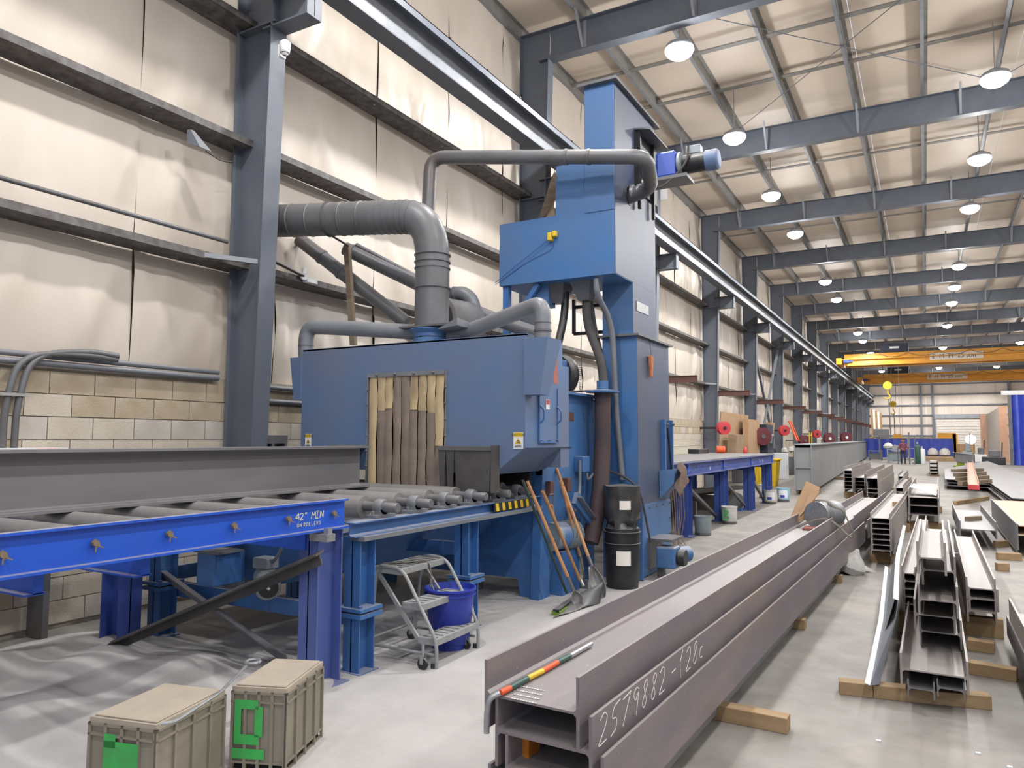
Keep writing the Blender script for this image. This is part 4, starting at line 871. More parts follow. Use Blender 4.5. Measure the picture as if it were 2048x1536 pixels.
rp = bend([PZ(322,1447,.445), PZ(347,1445,.445), PZ(440,1385,.45), PZ(492,1332,.455)], .04, 5)
MB().tube(rp, .0075, 8).build('rod', M_zinc, t, smooth=True)
rc = PZ(506,1323,.455); m = MB().tube([rc+V((.038*math.cos(a),.038*math.sin(a),0)) for a in [2*PI*k/20 for k in range(21)]], .0085, 8); m.build('ring', M_zinc, t, smooth=True)
# dust heap under the left conveyor
def heap(x0, x1, y0, y1, h, seed, lbl, n=60):
    vs = []; fs = []; rnd = random.Random(seed)
    for j in range(n+1):
        for i in range(n+1):
            u, v = i/n, j/n; e = min(1, 6*min(u,1-u))*min(1, 6*min(v,1-v)); e = e*e*(3-2*e)
            z = h*e*(.62+(.35 if h > .1 else .12)*math.sin(u*9+seed+2*math.sin(v*5))*math.sin(v*13+seed)+.15*math.sin(u*21+v*17))
            vs.append((x0+(x1-x0)*u, y0+(y1-y0)*v, z-.006))
    for j in range(n):
        for i in range(n): a = j*(n+1)+i; fs.append((a,a+1,a+n+2,a+n+1))
    return tag(MB().add(vs, fs).build('dust_heap', M_dust, smooth=True), lbl, 'dust', kind='stuff')
heap(-6.6, -3.3, .6, 4.2, .14, 1, 'rippled grey abrasive dust drifted under the left conveyor')
heap(-5.6, -1.0, 1.0, 9.2, .022, 4, 'thin pale abrasive dust over the floor between crates, ladder and tools', n=90)
MB().box(-3.094, -3.09, PX(1273,560,-3.09).y, PX(1297,590,-3.09).y, 3.30, 3.42).build('name_plate', M_zinc, te)
t = thing('notice_sign', 'small white panel hanging high beside the third column', 'panel', (-5.9, 19, 8))
MB().box(PY(1321,360,19).x, PY(1334,360,19).x, 18.98, 19.0, PY(1326,400,19).z, PY(1326,352,19).z).build('panel_face', M_white, t)
# wall fittings near the camera
t = thing('cable_conduit', 'grey conduits running along the top of the block wall and turning down', 'conduit', (-6.7, 3, 2.3))
for z, r in ((2.40,.028),(2.335,.030)): MB().tube([(-6.68,-2,z),(-6.70,5.35,z)], r, 10).build('long_run', M_ductl, t, smooth=True)
MB().tube([(-6.70,5.75,2.28),(-6.70,8.2,2.28)], .03, 10).tube([(-6.72,5.75,2.12),(-6.72,8.2,2.12)], .03, 10).build('long_run', M_ductl, t, smooth=True)
for dx, dz in ((0,0),(.075,.035)):
    MB().tube(bend([(-6.62+dx*.2,4.15,2.42+dz),(-6.62,3.9,2.44+dz),(-6.62,3.30+dx*1.2,2.40),(-6.62,3.20+dx*1.2,1.95),(-6.62,3.20+dx*1.2,1.56)], .32, 8), .028, 10).build('down_conduit', M_duct, t, smooth=True)
MB().box(-6.74, -6.58, 3.1, 3.36, 2.03, 2.055).build('conduit_strap', M_zinc, t)
t = thing('electrical_cabinet', 'white electrical cabinet top with an orange label behind the beam', 'cabinet', (-6.6, 3, .9))
MB().box(-6.74, -6.42, 1.6, 3.62, .75, 1.60).build('cabinet_body', M_white, t); MB().box(-6.419, -6.417, 3.36, 3.55, 1.55, 1.595).build('orange_label', M_orange, t); MB().box(-6.42, -6.416, 1.7, 2.6, .8, 1.5).build('cabinet_door', M_white, t)
MB().box(-6.7,-6.46,1.65,1.7,.0,.75).build('stand_leg', M_duct, t); MB().box(-6.7,-6.46,3.5,3.55,0,.75).build('stand_leg', M_duct, t)
MB().tube([(-6.56,YB+3,3.82),(-6.56,5.3,3.82)], .022, 10).build('gas_pipe', M_duct, None, smooth=True); tag(bpy.data.objects['gas_pipe'], 'thin dark pipe running just above the lowest wall girt', 'pipe')
p = PY(570,95,5.4)
t = thing('security_camera', 'white dome security camera on the nearest steel column', 'camera', p)
MB().box(p.x-.13, p.x-.09, 5.42, 5.5, p.z-.06, p.z+.08).build('bracket', M_white, t); MB().lathe([(.02,-.09),(.05,-.06),(.06,0),(.06,.05),(.03,.08)], p, n=16).build('dome', M_white, t, smooth=True)
MB().lathe([(.01,-.095),(.046,-.065),(.052,-.03)], p, n=16).build('lens_cover', M_black, t, smooth=True); MB().bar((p.x-.1,5.46,p.z+.04), (p.x,5.42,p.z+.06), .03, .03).build('arm', M_white, t)
p = PX(388,265,-6.46)
t = thing('wifi_antenna', 'small pale wedge shaped bracket box under the second wall girt', 'antenna', p)
MB().hexa([(-6.5,p.y-.05,p.z-.12),(-6.36,p.y-.0,p.z-.17),(-6.36,p.y+.14,p.z-.17),(-6.5,p.y+.03,p.z-.12)], [(-6.5,p.y-.05,p.z+.02),(-6.46,p.y-.04,p.z+.02),(-6.46,p.y+.0,p.z+.02),(-6.5,p.y,p.z+.02)]).build('wedge', M_ductl, t)
MB().tube(bend([(-6.4,p.y+.1,p.z-.17),(-6.4,p.y+.3,p.z-.22),(-6.45,p.y+.5,p.z-.14)], .1), .006, 5).build('cable', M_black, t)
p = PX(608,553,-6.45)
t = thing('emergency_light', 'white twin lamp fitting on the girt beside the nearest column', 'lamp', p)
MB().lathe([(.03,-.05),(.05,0),(.045,.02)], p, (1,-.4,0), 14).build('lamp_head', M_white, t, smooth=True); MB().box(-6.5, -6.42, p.y+.03, p.y+.2, p.z-.06, p.z-.01).build('housing', M_white, t); MB().lathe([(.03,-.03),(.03,.04)], p+V((0,.0,.06)), (0,0,1), 12).build('lamp_cap', M_white, t, smooth=True)
MB().tube(bend([(-6.45,5.7,p.z+.1),(-6.45,5.95,p.z+.07),(-6.45,p.y,p.z)], .1), .02, 8).build('cable', M_black, t)
t = thing('wall_box', 'dark grey box frame mounted on the block wall behind the beam', 'box', (-6.7, 6.1, 1.6))
MB().box(-6.74, -6.6, 5.85, 6.28, 1.62, 1.72).box(-6.74,-6.6,5.85,5.9,1.2,1.62).box(-6.74,-6.6,6.04,6.08,1.2,1.62).box(-6.74,-6.6,6.24,6.28,1.2,1.62).build('frame', M_duct, t)
# ================================================================ steel on the floor
DUN = 0
def place(x, y, z, ang): return Matrix.Translation((x, y, z)) @ Matrix.Rotation(-ang, 4, 'Z')
BN = {}
def beam(lbl, x, y, z, ang, L, D, B, tw=.008, tf=.011, m=M_raw, grp=None, lying=True, roll=0, name='steel_beam'):
    M = place(x, y, z, ang)
    if roll: M = M @ Matrix.Rotation(roll, 4, 'Y')
    o = MB().hb(D, B, tw, tf, L, lying=lying).build(name, m); o.matrix_world = M
    return tag(o, lbl, 'beam', grp)
def timber(lbl, p, q, h=.09, wd=.09, m=M_wood, name='timber_block'):
    p, q = V(p), V(q); o = thing(name, lbl, 'timber', (p+q)/2) if False else None
    b = MB().bar(V((p.x,p.y,h/2+p.z)), V((q.x,q.y,h/2+q.z)), wd, h).build(name, m, bevel=.004)
    return tag(b, lbl, 'timber')
# ---- foreground stack
ang = math.radians(1.79)
dY = V((math.sin(ang), math.cos(ang), 0)); dX = V((math.cos(ang), -math.sin(ang), 0))
P0 = PZ(964, 1322, .75); Pr = PZ(1163, 1352, .75)
wB = (Pr-P0).length
cx = (P0+Pr)/2; cx.z = 0
FL = .285; TWD = .142
z1 = .75-FL/2
specs = [(0.0, z1, 8.1, M_raw, 'topmost beam of the foreground stack, with the painted bar lying in it'),
         (.055, z1-TWD, 8.7, M_raw, 'second beam of the foreground stack with white chalk numbers on its flange'),
         (.105, z1-2*TWD, 9.55, M_raw, 'third beam down in the foreground stack, its rusty flange facing the aisle'),
         (.02, z1-3*TWD-.0, 9.2, M_raw3, 'bottom beam of the foreground stack resting on timber')]
FB = []
for dx, z, L, m, l in specs:
    p = cx + dX*dx + dY*(.0 if dx < .1 else -.0)
    FB.append(None); FB[-1] = beam(l, p.x, p.y, z, ang, L, wB, FL, .010, .014, m, 'beams of the foreground stack')
fx = cx + dX*(.055+wB/2+.0015)
wr = writing('2579882 -(28c', fx + dY*.05 + V((0,0,z1-TWD+.008)), dY, (0,0,1), .122, .0022, .95, .25)
# strokes stand on the outer flange face of the second beam
def ride(o, par, lbl):
    bpy.context.view_layer.update(); o.parent = par; o.matrix_parent_inverse = par.matrix_world.inverted(); o['label'] = lbl; return o
ride(wr.build('chalk_writing', M_chalk), FB[1], 'white chalk number scrawled along the flange')
for k_, (dx_, L_) in enumerate(((.03, 5.6), (.12, 5.0))):
    p = cx+dX*dx_+dY*(8.95+k_*.9); beam(('farther beam lying in line behind the drum','lower farther beam in line behind the drum, its end near the far stacks')[k_], p.x, p.y, z1-TWD*(1+k_), ang, L_, wB, FL, .010, .014, M_raw, 'farther beams behind the drum')
# chalk stamp text lines on the web of the top beam
m = MB(); rnd = random.Random(5)
for r_ in range(4):
    q = PZ(1040+r_*-6, 1372+r_*8, z1+.008)
    for k in range(9): m.box(q.x+k*.014, q.x+k*.014+.009, q.y-.004+rnd.uniform(-.002,.002), q.y+.004, q.z, q.z+.001)
ride(m.build('paint_stamp', M_chalk), FB[0], 'rows of small white stencil marks')['kind'] = 'stuff'
t = thing('painted_pry_bar', 'bent bar painted in orange, green and silver lying in the top beam', 'bar', PZ(1070,1350,z1))
zb = z1+.022
bp_ = bend([PZ(1180,1290,zb), PZ(1000,1388,zb), PZ(980,1398,zb-.0), PZ(974,1425,zb-.07)+dY*-.02, PZ(972,1460,.50)+dY*-.0], .05, 5)
pts = [PZ(1182,1288,zb), PZ(1140,1312,zb), PZ(1115,1325,zb), PZ(1085,1342,zb), PZ(1055,1357,zb), PZ(1020,1376,zb), PZ(1000,1386,zb)]
cols = [M_zinc, M_dgreen, M_orange, M_yel2, M_dgreen, M_orange]
for a, b, mm in zip(pts[:-1], pts[1:], cols): MB().tube([a, b], .013, 10).build('painted_section', mm, t, smooth=True)
e = PZ(1000,1386,zb); ye = P0.y-.02
MB().tube(bend([e, PY(979,1396,ye), PY(974,1420,ye), PY(973,1466,ye)], .05, 7), .013, 10).build('bent_end', M_zinc, t, smooth=True)
for k, yy in enumerate((1.9, 4.4, 6.9)):
    q = cx+dX*.03+dY*yy; timber('square timber bearer sticking out from under the foreground stack' if k == 0 else f'{ORD[k]} timber bearer hidden under the foreground stack', q-dX*.35, q+dX*(.62 if k == 0 else .3), .09, .1, M_wood)
# orange wedge block inside
q = cx - dX*(wB/2-.12) + dY*.12; tag(MB().box(q.x-.03, q.x+.03, q.y, q.y+.1, z1-2*TWD+.006, z1-TWD-.01).build('orange_block', mat('orange_block', (206,130,40), (190,110,30), 6, .7)), 'small orange block wedged inside the second beam of the foreground stack', 'block')
# drum, strap, cardboard
dz = z1+.012
r_ = .155; dc = PZ(1633, 1030, z1+.006+r_); dc.z = z1+.008
t = thing('steel_drum', 'small steel drum with a pale green lid lying on the foreground beams', 'drum', dc)
dax = (dY*1.0 + dX*.42).normalized()
MB().lathe([(r_-.02,0),(r_,.008),(r_,.12),(r_+.005,.13),(r_,.14),(r_,.26),(r_+.005,.27),(r_,.28),(r_,.40),(r_-.02,.41)], dc+V((0,0,r_+.0)), dax, 30).build('body', M_ductl, t, smooth=True)
MB().lathe([(r_-.025,-.002),(r_-.028,.004)], dc+V((0,0,r_)), dax, 30).build('lid', mat('pale_green_lid', (168,182,172), (150,164,156), 5, .6), t)
MB().lathe([(r_-.018,-.012),(r_+.008,-.010),(r_+.008,.012),(r_-.018,.014)], dc+V((0,0,r_)), dax, 30).build('clamp_ring', M_zinc, t, smooth=True)
t = thing('lifting_strap', 'grey lifting strap looped over the drum and down the beam side', 'strap', dc)
def ribbon(pts, wd_, m, par, name, wax):
    pp = bend(pts, .12, 5); vs = []; fs = []
    for i, p in enumerate(pp):
        d = (pp[min(i+1,len(pp)-1)]-pp[max(i-1,0)]).normalized(); wx = V(wax); wx = (wx - d*wx.dot(d)).normalized()
        vs += [p-wx*wd_/2, p+wx*wd_/2]
    for i in range(len(pp)-1): fs.append((i*2,i*2+1,i*2+3,i*2+2))
    o = MB().add(vs, fs).build(name, m, par, smooth=True); o.modifiers.new('s','SOLIDIFY').thickness = .005; return o
top = dc+V((0,0,2*r_+.01))
ys_ = dc.y-.12
ribbon([dc-dX*.24+dY*.3+V((0,0,.02)), dc-dX*.19+dY*.25+V((0,0,.2)), top+dY*.22-dX*.06, top+dY*.2+dX*.08]+[PY(a_, b_, ys_) for a_, b_ in ((1668,1014),(1684,1017),(1694,1035),(1704,1060),(1709,1070),(1703,1077),(1690,1066),(1672,1048),(1655,1038),(1636,1038),(1612,1047),(1592,1057))], .045, M_strap, t, 'webbing', dY*1.0+V((0,0,.5)))
tag(MB().box(dc.x-.12, dc.x+.08, dc.y-.35, dc.y-.08, dz+.0, dz+.02).build('red_cloth', mat('faded_red_cloth', (150,92,84), (126,78,74), 9, .9)), 'faded red cloth lying under the drum', 'cloth')
q = PZ(1590,1000,.55)
ca, cb_, cc = PY(1605,1030,dc.y+.2), PY(1632,962,dc.y+.5), PY(1570,1058,dc.y+.1)
t = thing('cardboard_sheet', 'folded brown cardboard propped against the drum', 'cardboard', cc)
MB().hexa([cc, PY(1608,1040,dc.y+.15), PY(1640,975,dc.y+.6), PY(1612,962,dc.y+.65)], [p_+V((.006,-.01,.0)) for p_ in (cc, PY(1608,1040,dc.y+.15), PY(1640,975,dc.y+.6), PY(1612,962,dc.y+.65))]).build('panel', M_card, t)
MB().hexa([PY(1600,1035,dc.y+.1), PY(1622,1010,dc.y+.05), PY(1640,985,dc.y+.4), PY(1622,985,dc.y+.5)], [p_+V((.0,-.02,.02)) for p_ in (PY(1600,1035,dc.y+.1), PY(1622,1010,dc.y+.05), PY(1640,985,dc.y+.4), PY(1622,985,dc.y+.5))]).build('flap', M_handle if False else M_card, t)
tag(MB().lathe([(.01,.0),(.14,.02),(.17,.1),(.12,.2),(.05,.27),(.02,.33)], PZ(1700,1150)+V((-.02,.1,0)), (.35,0,1), 12).add([V(PZ(1752,1147))+V(o) for o in ((0,0,.02),(-.28,.05,.02),(-.28,.1,.15),(-.1,.1,.06))], [(0,1,2,3)]).build('white_sack', M_sack, smooth=True), 'crumpled white woven sack lying on the floor by the stack end', 'bag')

# ---- generic stacks: measured front face, beams nested web over web
def stack(desc, xl, xr, ywebs, ybase, vx, ylen, zb=.10, m=M_raw2, grp=None, B=None, offs=None, lens=None, tw=.007, tf=.011, stuffy=None):
    base = PZ((xl+xr)/2, ybase, zb); Y = base.y
    a = math.atan2(_ray(vx, 879).x, _ray(vx, 879).y)
    xL = PY(xl, ywebs[0], Y); xR = PY(xr, ywebs[0], Y); D = (xR-xL).length; n = len(ywebs)
    zs = [PY((xl+xr)/2, y, Y).z for y in ywebs]
    sp = (zs[0]-zs[-1])/max(1, n-1) if n > 1 else .08
    if B is None: B = 2*sp-.004
    if ylen > 300: 
        far = PZ(*( (xl+xr)/2*.3+vx*.7, ylen), zs[0]); L = max(far.y-Y, 1.5)
    else: L = ylen
    cxx = (xL+xR)/2
    out = []
    for i, z in enumerate(zs):
        s = (i % 2)*(tf+.002) - tf/2
        dyy = (offs[i] if offs else 0); LL = (lens[i] if lens else L+((i*37) % 5-2)*.04)
        l = f'{desc}, {"topmost" if i == 0 else ("bottom" if i == n-1 else ORD[i]+" from top")}' if n > 1 else desc
        out.append(beam(l, cxx.x+s+math.sin(a)*dyy, Y+dyy*math.cos(a), max(z, B/2+.02), a, LL, D, B, tw, tf, m, grp))
    d = V((math.sin(a), math.cos(a), 0)); x_ = V((math.cos(a), -math.sin(a), 0))
    zbm = max(zs[-1], B/2+.02)-B/2
    for f in (.07, .85):
        if zbm > .04: 
            q = V((cxx.x, Y, 0))+d*(L*f); timber(f'timber bearer at the {"near" if f < .5 else "far"} end under the {grp}', q-x_*(D/2+.05), q+x_*(D/2+.05), zbm, .09, M_wood)
    return V((cxx.x, Y, 0)), a, D, B, L, zs, d, x_
stack('pale steel beam in the tall stack of seven', 1741, 1781, (1037,1047.6,1058.3,1069,1079.8,1090.5,1101), 1118, 1890, 5.2, grp='tall stack of seven beams')
sa = stack('narrow steel beam in the far left stack of six', 1687, 1704, (941,948,955,963,970.5,978), 990, 1895, 6.0, grp='far left stack of six beams')
stack('steel beam in the far middle stack of four', 1708, 1729.5, (955.5,963,970,978), 988, 1895, 6.5, grp='far middle stack of four beams')
stack('steel beam in the far right stack of three', 1733, 1756, (957,978,986), 996, 1892, 7.0, grp='far right stack of three beams')
stack('brown steel beam in the pair behind the tall stack', 1791, 1807, (976,983.5), 992, 1895, 5.5, grp='pair of brown beams')
stack('small pale beam in the low pile beyond the brown pair', 1796, 1808, (953,958), 962, 1880, 4.5, grp='small far pile', m=M_raw2)
stack('steel beam in the far dark ended pile', 1859, 1876, (923,929,937,943), 948, 1850, 3.0, grp='far dark ended pile', m=M_raw2)
s6 = stack('wide steel beam under the white sheet', 1817, 1877, (995.5,1012,1030), 1052, 1880, 5.0, grp='wide beams under the white sheet', lens=(5.0,5.2,5.5))
c_, a_, D_, B_, L_, zs_, d_, x_ = s6
q = c_+d_*.9; 
tag(MB().hexa([V((q.x-.24,q.y-.35,zs_[0]+.16)),V((q.x+.2,q.y-.7,zs_[0]+.03)),V((q.x+.24,q.y+.0,zs_[0]+.05)),V((q.x-.18,q.y+.45,zs_[0]+.18))],[V((q.x-.24,q.y-.35,zs_[0]+.17)),V((q.x+.2,q.y-.7,zs_[0]+.04)),V((q.x+.24,q.y+.0,zs_[0]+.06)),V((q.x-.18,q.y+.45,zs_[0]+.19))]).build('white_sheet', M_white), 'white square sheet lying tilted on the wide steel beams', 'sheet')
s7 = stack('steel beam in the stack under the bent flashing', 1804, 1834, (1147.5,1163,1178.5,1194,1209,1224), 1262, 1885, 1040, grp='stack under the bent flashing')
# middle ladder-like stack with staggered ends
def mb_(desc, xl, xr, y, Y, zoff, L, B, m=M_raw2, grp='staggered beams in the middle', tw=.009, tf=.013, vx=1868):
    a = math.atan2(_ray(vx, 879).x, _ray(vx, 879).y); A = PY(xl, y, Y); Bp = PY(xr, y, Y); c = (A+Bp)/2
    beam(desc, c.x, Y, c.z, a, L, (Bp-A).length, B, tw, tf, m, grp); return c, a
yb = PZ(1870, 1396, .09).y
mb_('bottom wide steel beam with chalk scribble on its web, nearest of the middle stack', 1801, 1937, 1347, yb, 0, 7.0, .20)
zt = PY(1870,1347,yb).z
c2 = PY(1842,1376,yb); c3 = PY(1902,1378,yb)
a0 = math.atan2(_ray(1868, 879).x, _ray(1868, 879).y)
for xl, xr, l in ((1815,1870,'left small steel beam lying under the wide bottom beam'), (1874,1930,'right small steel beam lying under the wide bottom beam')):
    A, Bq = PY(xl,1377,yb+.02), PY(xr,1381,yb+.02); beam(l, (A.x+Bq.x)/2, yb+.02, (A.z+Bq.z)/2, a0, 6.5, (Bq.x-A.x), .11, .006, .009, M_raw3, 'small beams under the wide beam')
lvl = [(1839,1924,1266,1300,.15,'fifth'),(1828,1911,1232,1275,.15,'fourth'),(1836,1917,1202,1250,.15,'third'),(1843,1912,1142,1190,.14,'second'),(1833,1893,1117,1162,.14,'topmost')]
ztop = zt+.02
prevz = zt
for k, (xl, xr, yw, yfoot, B, nm) in enumerate(lvl):
    # the flange foot stands on the web below: solve the distance at which that height is met
    foot = PZ((xl+xr)/2, yfoot, prevz+.004); Y = foot.y; c = PY((xl+xr)/2, yw, Y)
    Bk = max(.09, 2*(c.z-prevz)-.006); Bk = min(Bk, .2)
    mb_(f'{nm} steel beam of the staggered middle stack, its end set back', xl, xr, yw, Y, 0, (4.2,3.8,3.4,2.6,1.5)[k], Bk, grp='staggered beams in the middle'); prevz = c.z
zl_ = prevz
for k, (x0_, x1_, y_) in enumerate(((1852,1901,1085),(1848,1901,1098),(1880,1918,1106),(1834,1910,1156))):
    Yk = PZ(1875, y_, .62 if k < 3 else .5).y; A, Bq = PY(x0_, y_, Yk), PY(x1_, y_, Yk); mid = (A+Bq)/2
    tag(MB().tube([A, mid-V((.05,0,0)), mid+V((-.03,0,.012)), mid, mid+V((.03,0,.012)), mid+V((.05,0,0)), Bq], .008, 6).build('tie_wire', M_zinc), f'thin twisted tie wire across the middle steel, {ORD[k]} from the back', 'wire', 'tie wires')
# right blocks
s9 = stack('broad steel beam in the right hand stack of three', 1934, 1994, (1178.5,1199,1224), 1262, 1862, 3.9, grp='right hand stack of three beams', tf=.014, tw=.01)
a1 = math.atan2(_ray(1850, 879).x, _ray(1850, 879).y)
Yq = PZ(1950, 1085, .1).y; A, Bq = PY(1923,1058,Yq), PY(1990,1058,Yq)
beam('wide shallow steel beam lying behind the right hand stack, timber scrap on its web', (A.x+Bq.x)/2, Yq, A.z, a1-.0, 3.6, Bq.x-A.x+.05, .26, .010, .016, M_raw3)
q = V(((A.x*.7+Bq.x*.3), Yq+1.3, A.z+.0)); timber('short bent timber offcut resting on the wide beam behind', q, q+V((.2,.35,0)), .08, .09, M_woodg)
Yq2 = PZ(2010, 1150, .12).y
# long tan girder on the right
g0, g1 = PZ(1982, 1000, .45), PZ(2062, 1080, .45)
da = math.atan2(g1.x-g0.x, -(g1.y-g0.y)); dd = (g1-g0).normalized(); ln = 5.2
t = thing('long_girder', 'long tan topped steel girder running out of frame at right', 'girder', g0)
sx_ = V((-dd.y, dd.x, 0))
if sx_.x < 0: sx_ = -sx_
e1 = g0+dd*ln
def seg(o, wd_, z0, z1, m, nm, s0=0.0): MB().hexa([V((g0.x,g0.y,z0))+sx_*s0, V((g0.x,g0.y,z0))+sx_*(s0+wd_), V((e1.x,e1.y,z0))+sx_*(s0+wd_), V((e1.x,e1.y,z0))+sx_*s0], [V((g0.x,g0.y,z1))+sx_*s0, V((g0.x,g0.y,z1))+sx_*(s0+wd_), V((e1.x,e1.y,z1))+sx_*(s0+wd_), V((e1.x,e1.y,z1))+sx_*s0]).build(nm, m, t)
M_tang2 = mat('tan_dusted_steel', (196,172,146), (178,156,134), 1.5, .6)
seg(0,.02,.09,.47,M_raw3,'flange'); seg(0,.62,.30,.32,M_tang2,'web',.02) ; seg(0,.02,.09,.47,M_raw3,'flange',.64); seg(0,.60,.435,.45,M_tang2,'top_plate',.03)
# bottom right beams
qa = PZ(2017, 1196, .42)
beam('steel beam at the right edge of the view, near end pointing at the camera', qa.x+.30, qa.y-2.2, .30, a1+math.radians(-2.5)*0, 2.2, .6, .24, .01, .015, M_raw2, 'beams at the right edge'); beam('lower steel beam at the right edge under the other', qa.x+.29, qa.y-2.15, .17, a1, 2.3, .6, .16, .01, .015, M_raw3, 'beams at the right edge')
# dunnage timbers on the floor
tms = [((1678,1384),(1745,1392),'long square timber on the floor at the left foot of the middle stack'), ((1745,1392),(1980,1416),'long timber bearer passing under the near end of the middle stack'),
       ((1940,1345),(2035,1362),'timber bearer on the floor right of the middle stack'), ((1936,1298),(1990,1306),'short timber block behind the bearer, right of the middle stack'),
       ((1994,1119),(2042,1121),'timber block on the floor beyond the right hand stack'), ((1993,1141),(2017,1142),'small timber offcut lying near the right hand stack'), ((1992,1095),(2012,1093),'dark timber chock by the tan girder'), ((1910,1010),(1975,1000),'weathered timber crossing under the far salmon beam')]
for (x0_, y0_), (x1_, y1_), l in tms: timber(l, PZ(x0_, y0_), PZ(x1_, y1_), .085 if y0_ > 1200 else .10, .10, M_wood)
# bent flashing strips
t = thing('bent_flashing', 'bent pale grey sheet metal flashing leaning along the stack', 'flashing', PZ(1760,1300))
def strip3(pts, wv, m, nm, th=.004):
    vs = []; fs = []
    for p in pts: vs += [V(p), V(p)+V(wv)]
    for i in range(len(pts)-1): fs.append((2*i,2*i+1,2*i+3,2*i+2))
    o = MB().add(vs, fs).build(nm, m, t); o.modifiers.new('s','SOLIDIFY').thickness = th
e0, e1_, e2_, e3_ = PZ(1812,1052,.50), PZ(1800,1110,.52), PZ(1798,1150,.52), PZ(1797,1200,.50)
M_flash = mat('flashing_grey', (136,140,146), (126,130,138), 3, .5)
strip3([e0,e1_,e2_,e3_], (-.035,0,.01), M_white, 'folded_edge'); strip3([e0+V((-.03,0,0)),e1_+V((-.03,0,0)),e2_+V((-.03,0,0)),e3_+V((-.03,0,0))], (-.12,0,-.42), M_flash, 'web')
f0, f1, f2_ = PZ(1776,1134,.30), PZ(1766,1240,.24), PZ(1740,1370,.12)
strip3([f0,f1,f2_], (-.03,0,.01), M_white, 'folded_edge'); g0_, g1_, g2_ = PZ(1797,1190,.46), PZ(1790,1240,.36), PZ(1758,1368,.10)
vs = [f0,f1,f2_,g0_,g1_,g2_]; o = MB().add(vs, [(0,1,4,3),(1,2,5,4)]).build('lower_web', M_flash, t); o.modifiers.new('s','SOLIDIFY').thickness = .004
# steel plates on bearers at right
t = thing('steel_plate', 'large flat grey steel plates stacked on bearers at far right', 'plate', PZ(2000,960))
pl = [PZ(1888,938,.35), PZ(1975,922,.35), PZ(2100,968,.35), PZ(2100,1001,.35), PZ(2024,996,.35), PZ(1975,962,.35), PZ(1890,958,.35)]
MB().prism([(p.x,p.y) for p in pl], 'z', .33, .35).build('top_plate', M_raw3, t); MB().prism([(p.x+.05,p.y-.03) for p in pl], 'z', .22, .24).build('lower_plate', M_raw3, t)
MB().prism([(p.x-.02,p.y+.05) for p in pl], 'z', .12, .15).build('lower_plate', M_raw3, t)
for k in range(4):
    q = PZ(1905+k*5, 944+k*9, .36); q2 = PZ(1965+k*5, 942+k*8, .36); timber(f'weathered timber laid across the flat plates, {ORD[k]} from the back', q, q2, .12, .14, M_woodg)
q = PZ(1940, 985, .55); a2 = math.atan2(_ray(1921, 879).x, _ray(1921, 879).y)
Q0 = PZ(1947, 972, .52); Q1 = PZ(1940, 925, .52)
bs = beam('salmon primed steel beam lying over the timber bearers', Q0.x, Q0.y, .52, math.atan2(Q1.x-Q0.x, Q1.y-Q0.y), (Q1-Q0).length, .25, .16, .01, .014, M_salmon)
tag(MB().box(Q0.x-.12, Q0.x+.12, Q0.y-.25, Q0.y-.01, .44, .56).build('red_end_cap', M_red), 'red painted end piece in front of the salmon beam', 'end piece')
# blue-grey plate section on a green stand
q = PZ(1928, 935, 0); q = V((q.x, q.y, 0))
q0, q1 = PY(1906,905,q.y), PY(1946,909,q.y)
t = thing('steel_section', 'grey steel section with overhanging top plate on a green stand', 'beam', (q0.x, q.y, .9))
MB().hexa([V((q0.x,q.y,q0.z-.02)),V((q1.x,q.y,q1.z-.02)),V((q1.x,q.y+2,q1.z-.02)),V((q0.x,q.y+2,q0.z-.02))],[V((q0.x,q.y,q0.z)),V((q1.x,q.y,q1.z)),V((q1.x,q.y+2,q1.z)),V((q0.x,q.y+2,q0.z))]).build('top_flange', M_raw3, t)
MB().hexa([V((q0.x+.1,q.y+.1,q0.z-.55)),V((q1.x,q.y+.1,q1.z-.62)),V((q1.x,q.y+.16,q1.z-.62)),V((q0.x+.1,q.y+.16,q0.z-.55))],[V((q0.x+.1,q.y+.1,q0.z-.02)),V((q1.x,q.y+.1,q1.z-.02)),V((q1.x,q.y+.16,q1.z-.02)),V((q0.x+.1,q.y+.16,q0.z-.02))]).build('web', M_raw3, t)
t = thing('green_stand', 'yellow green steel stand carrying the grey section', 'stand', (q0.x+.4, q.y, 0))
MB().box(q0.x+.2, q0.x+.6, q.y+.2, q.y+.6, 0, q0.z-.56).box(q0.x+.0, q0.x+.8, q.y+.1, q.y+.7, 0, .1).build('post', mat('green_stand', (150,160,50), (120,130,50), 5, .7), t)
# small things on top of stacks
pz = PZ(1785, 1012, .64); timber('short pale timber block on top of the tall stack of seven', pz, pz+V((.09,.0,0)), .07, .12, M_wood)
pz = PZ(1768, 1018, .61); tag(MB().box(pz.x-.07, pz.x+.03, pz.y-.05, pz.y+.04, pz.z, pz.z+.03).build('yellow_tag', M_yel2), 'yellow tag lying on the tall stack of seven', 'tag')
for k, (px, py) in enumerate(((1757,1483),(1956,1508),(2020,1536))):
    p = PZ(px, py); tag(MB().box(p.x-.012, p.x+.012, p.y-.008, p.y+.01, 0, .008).build('paper_scrap', M_white), f'tiny white paper scrap on the aisle floor, {ORD[k]} from left', 'scrap', 'paper scraps')
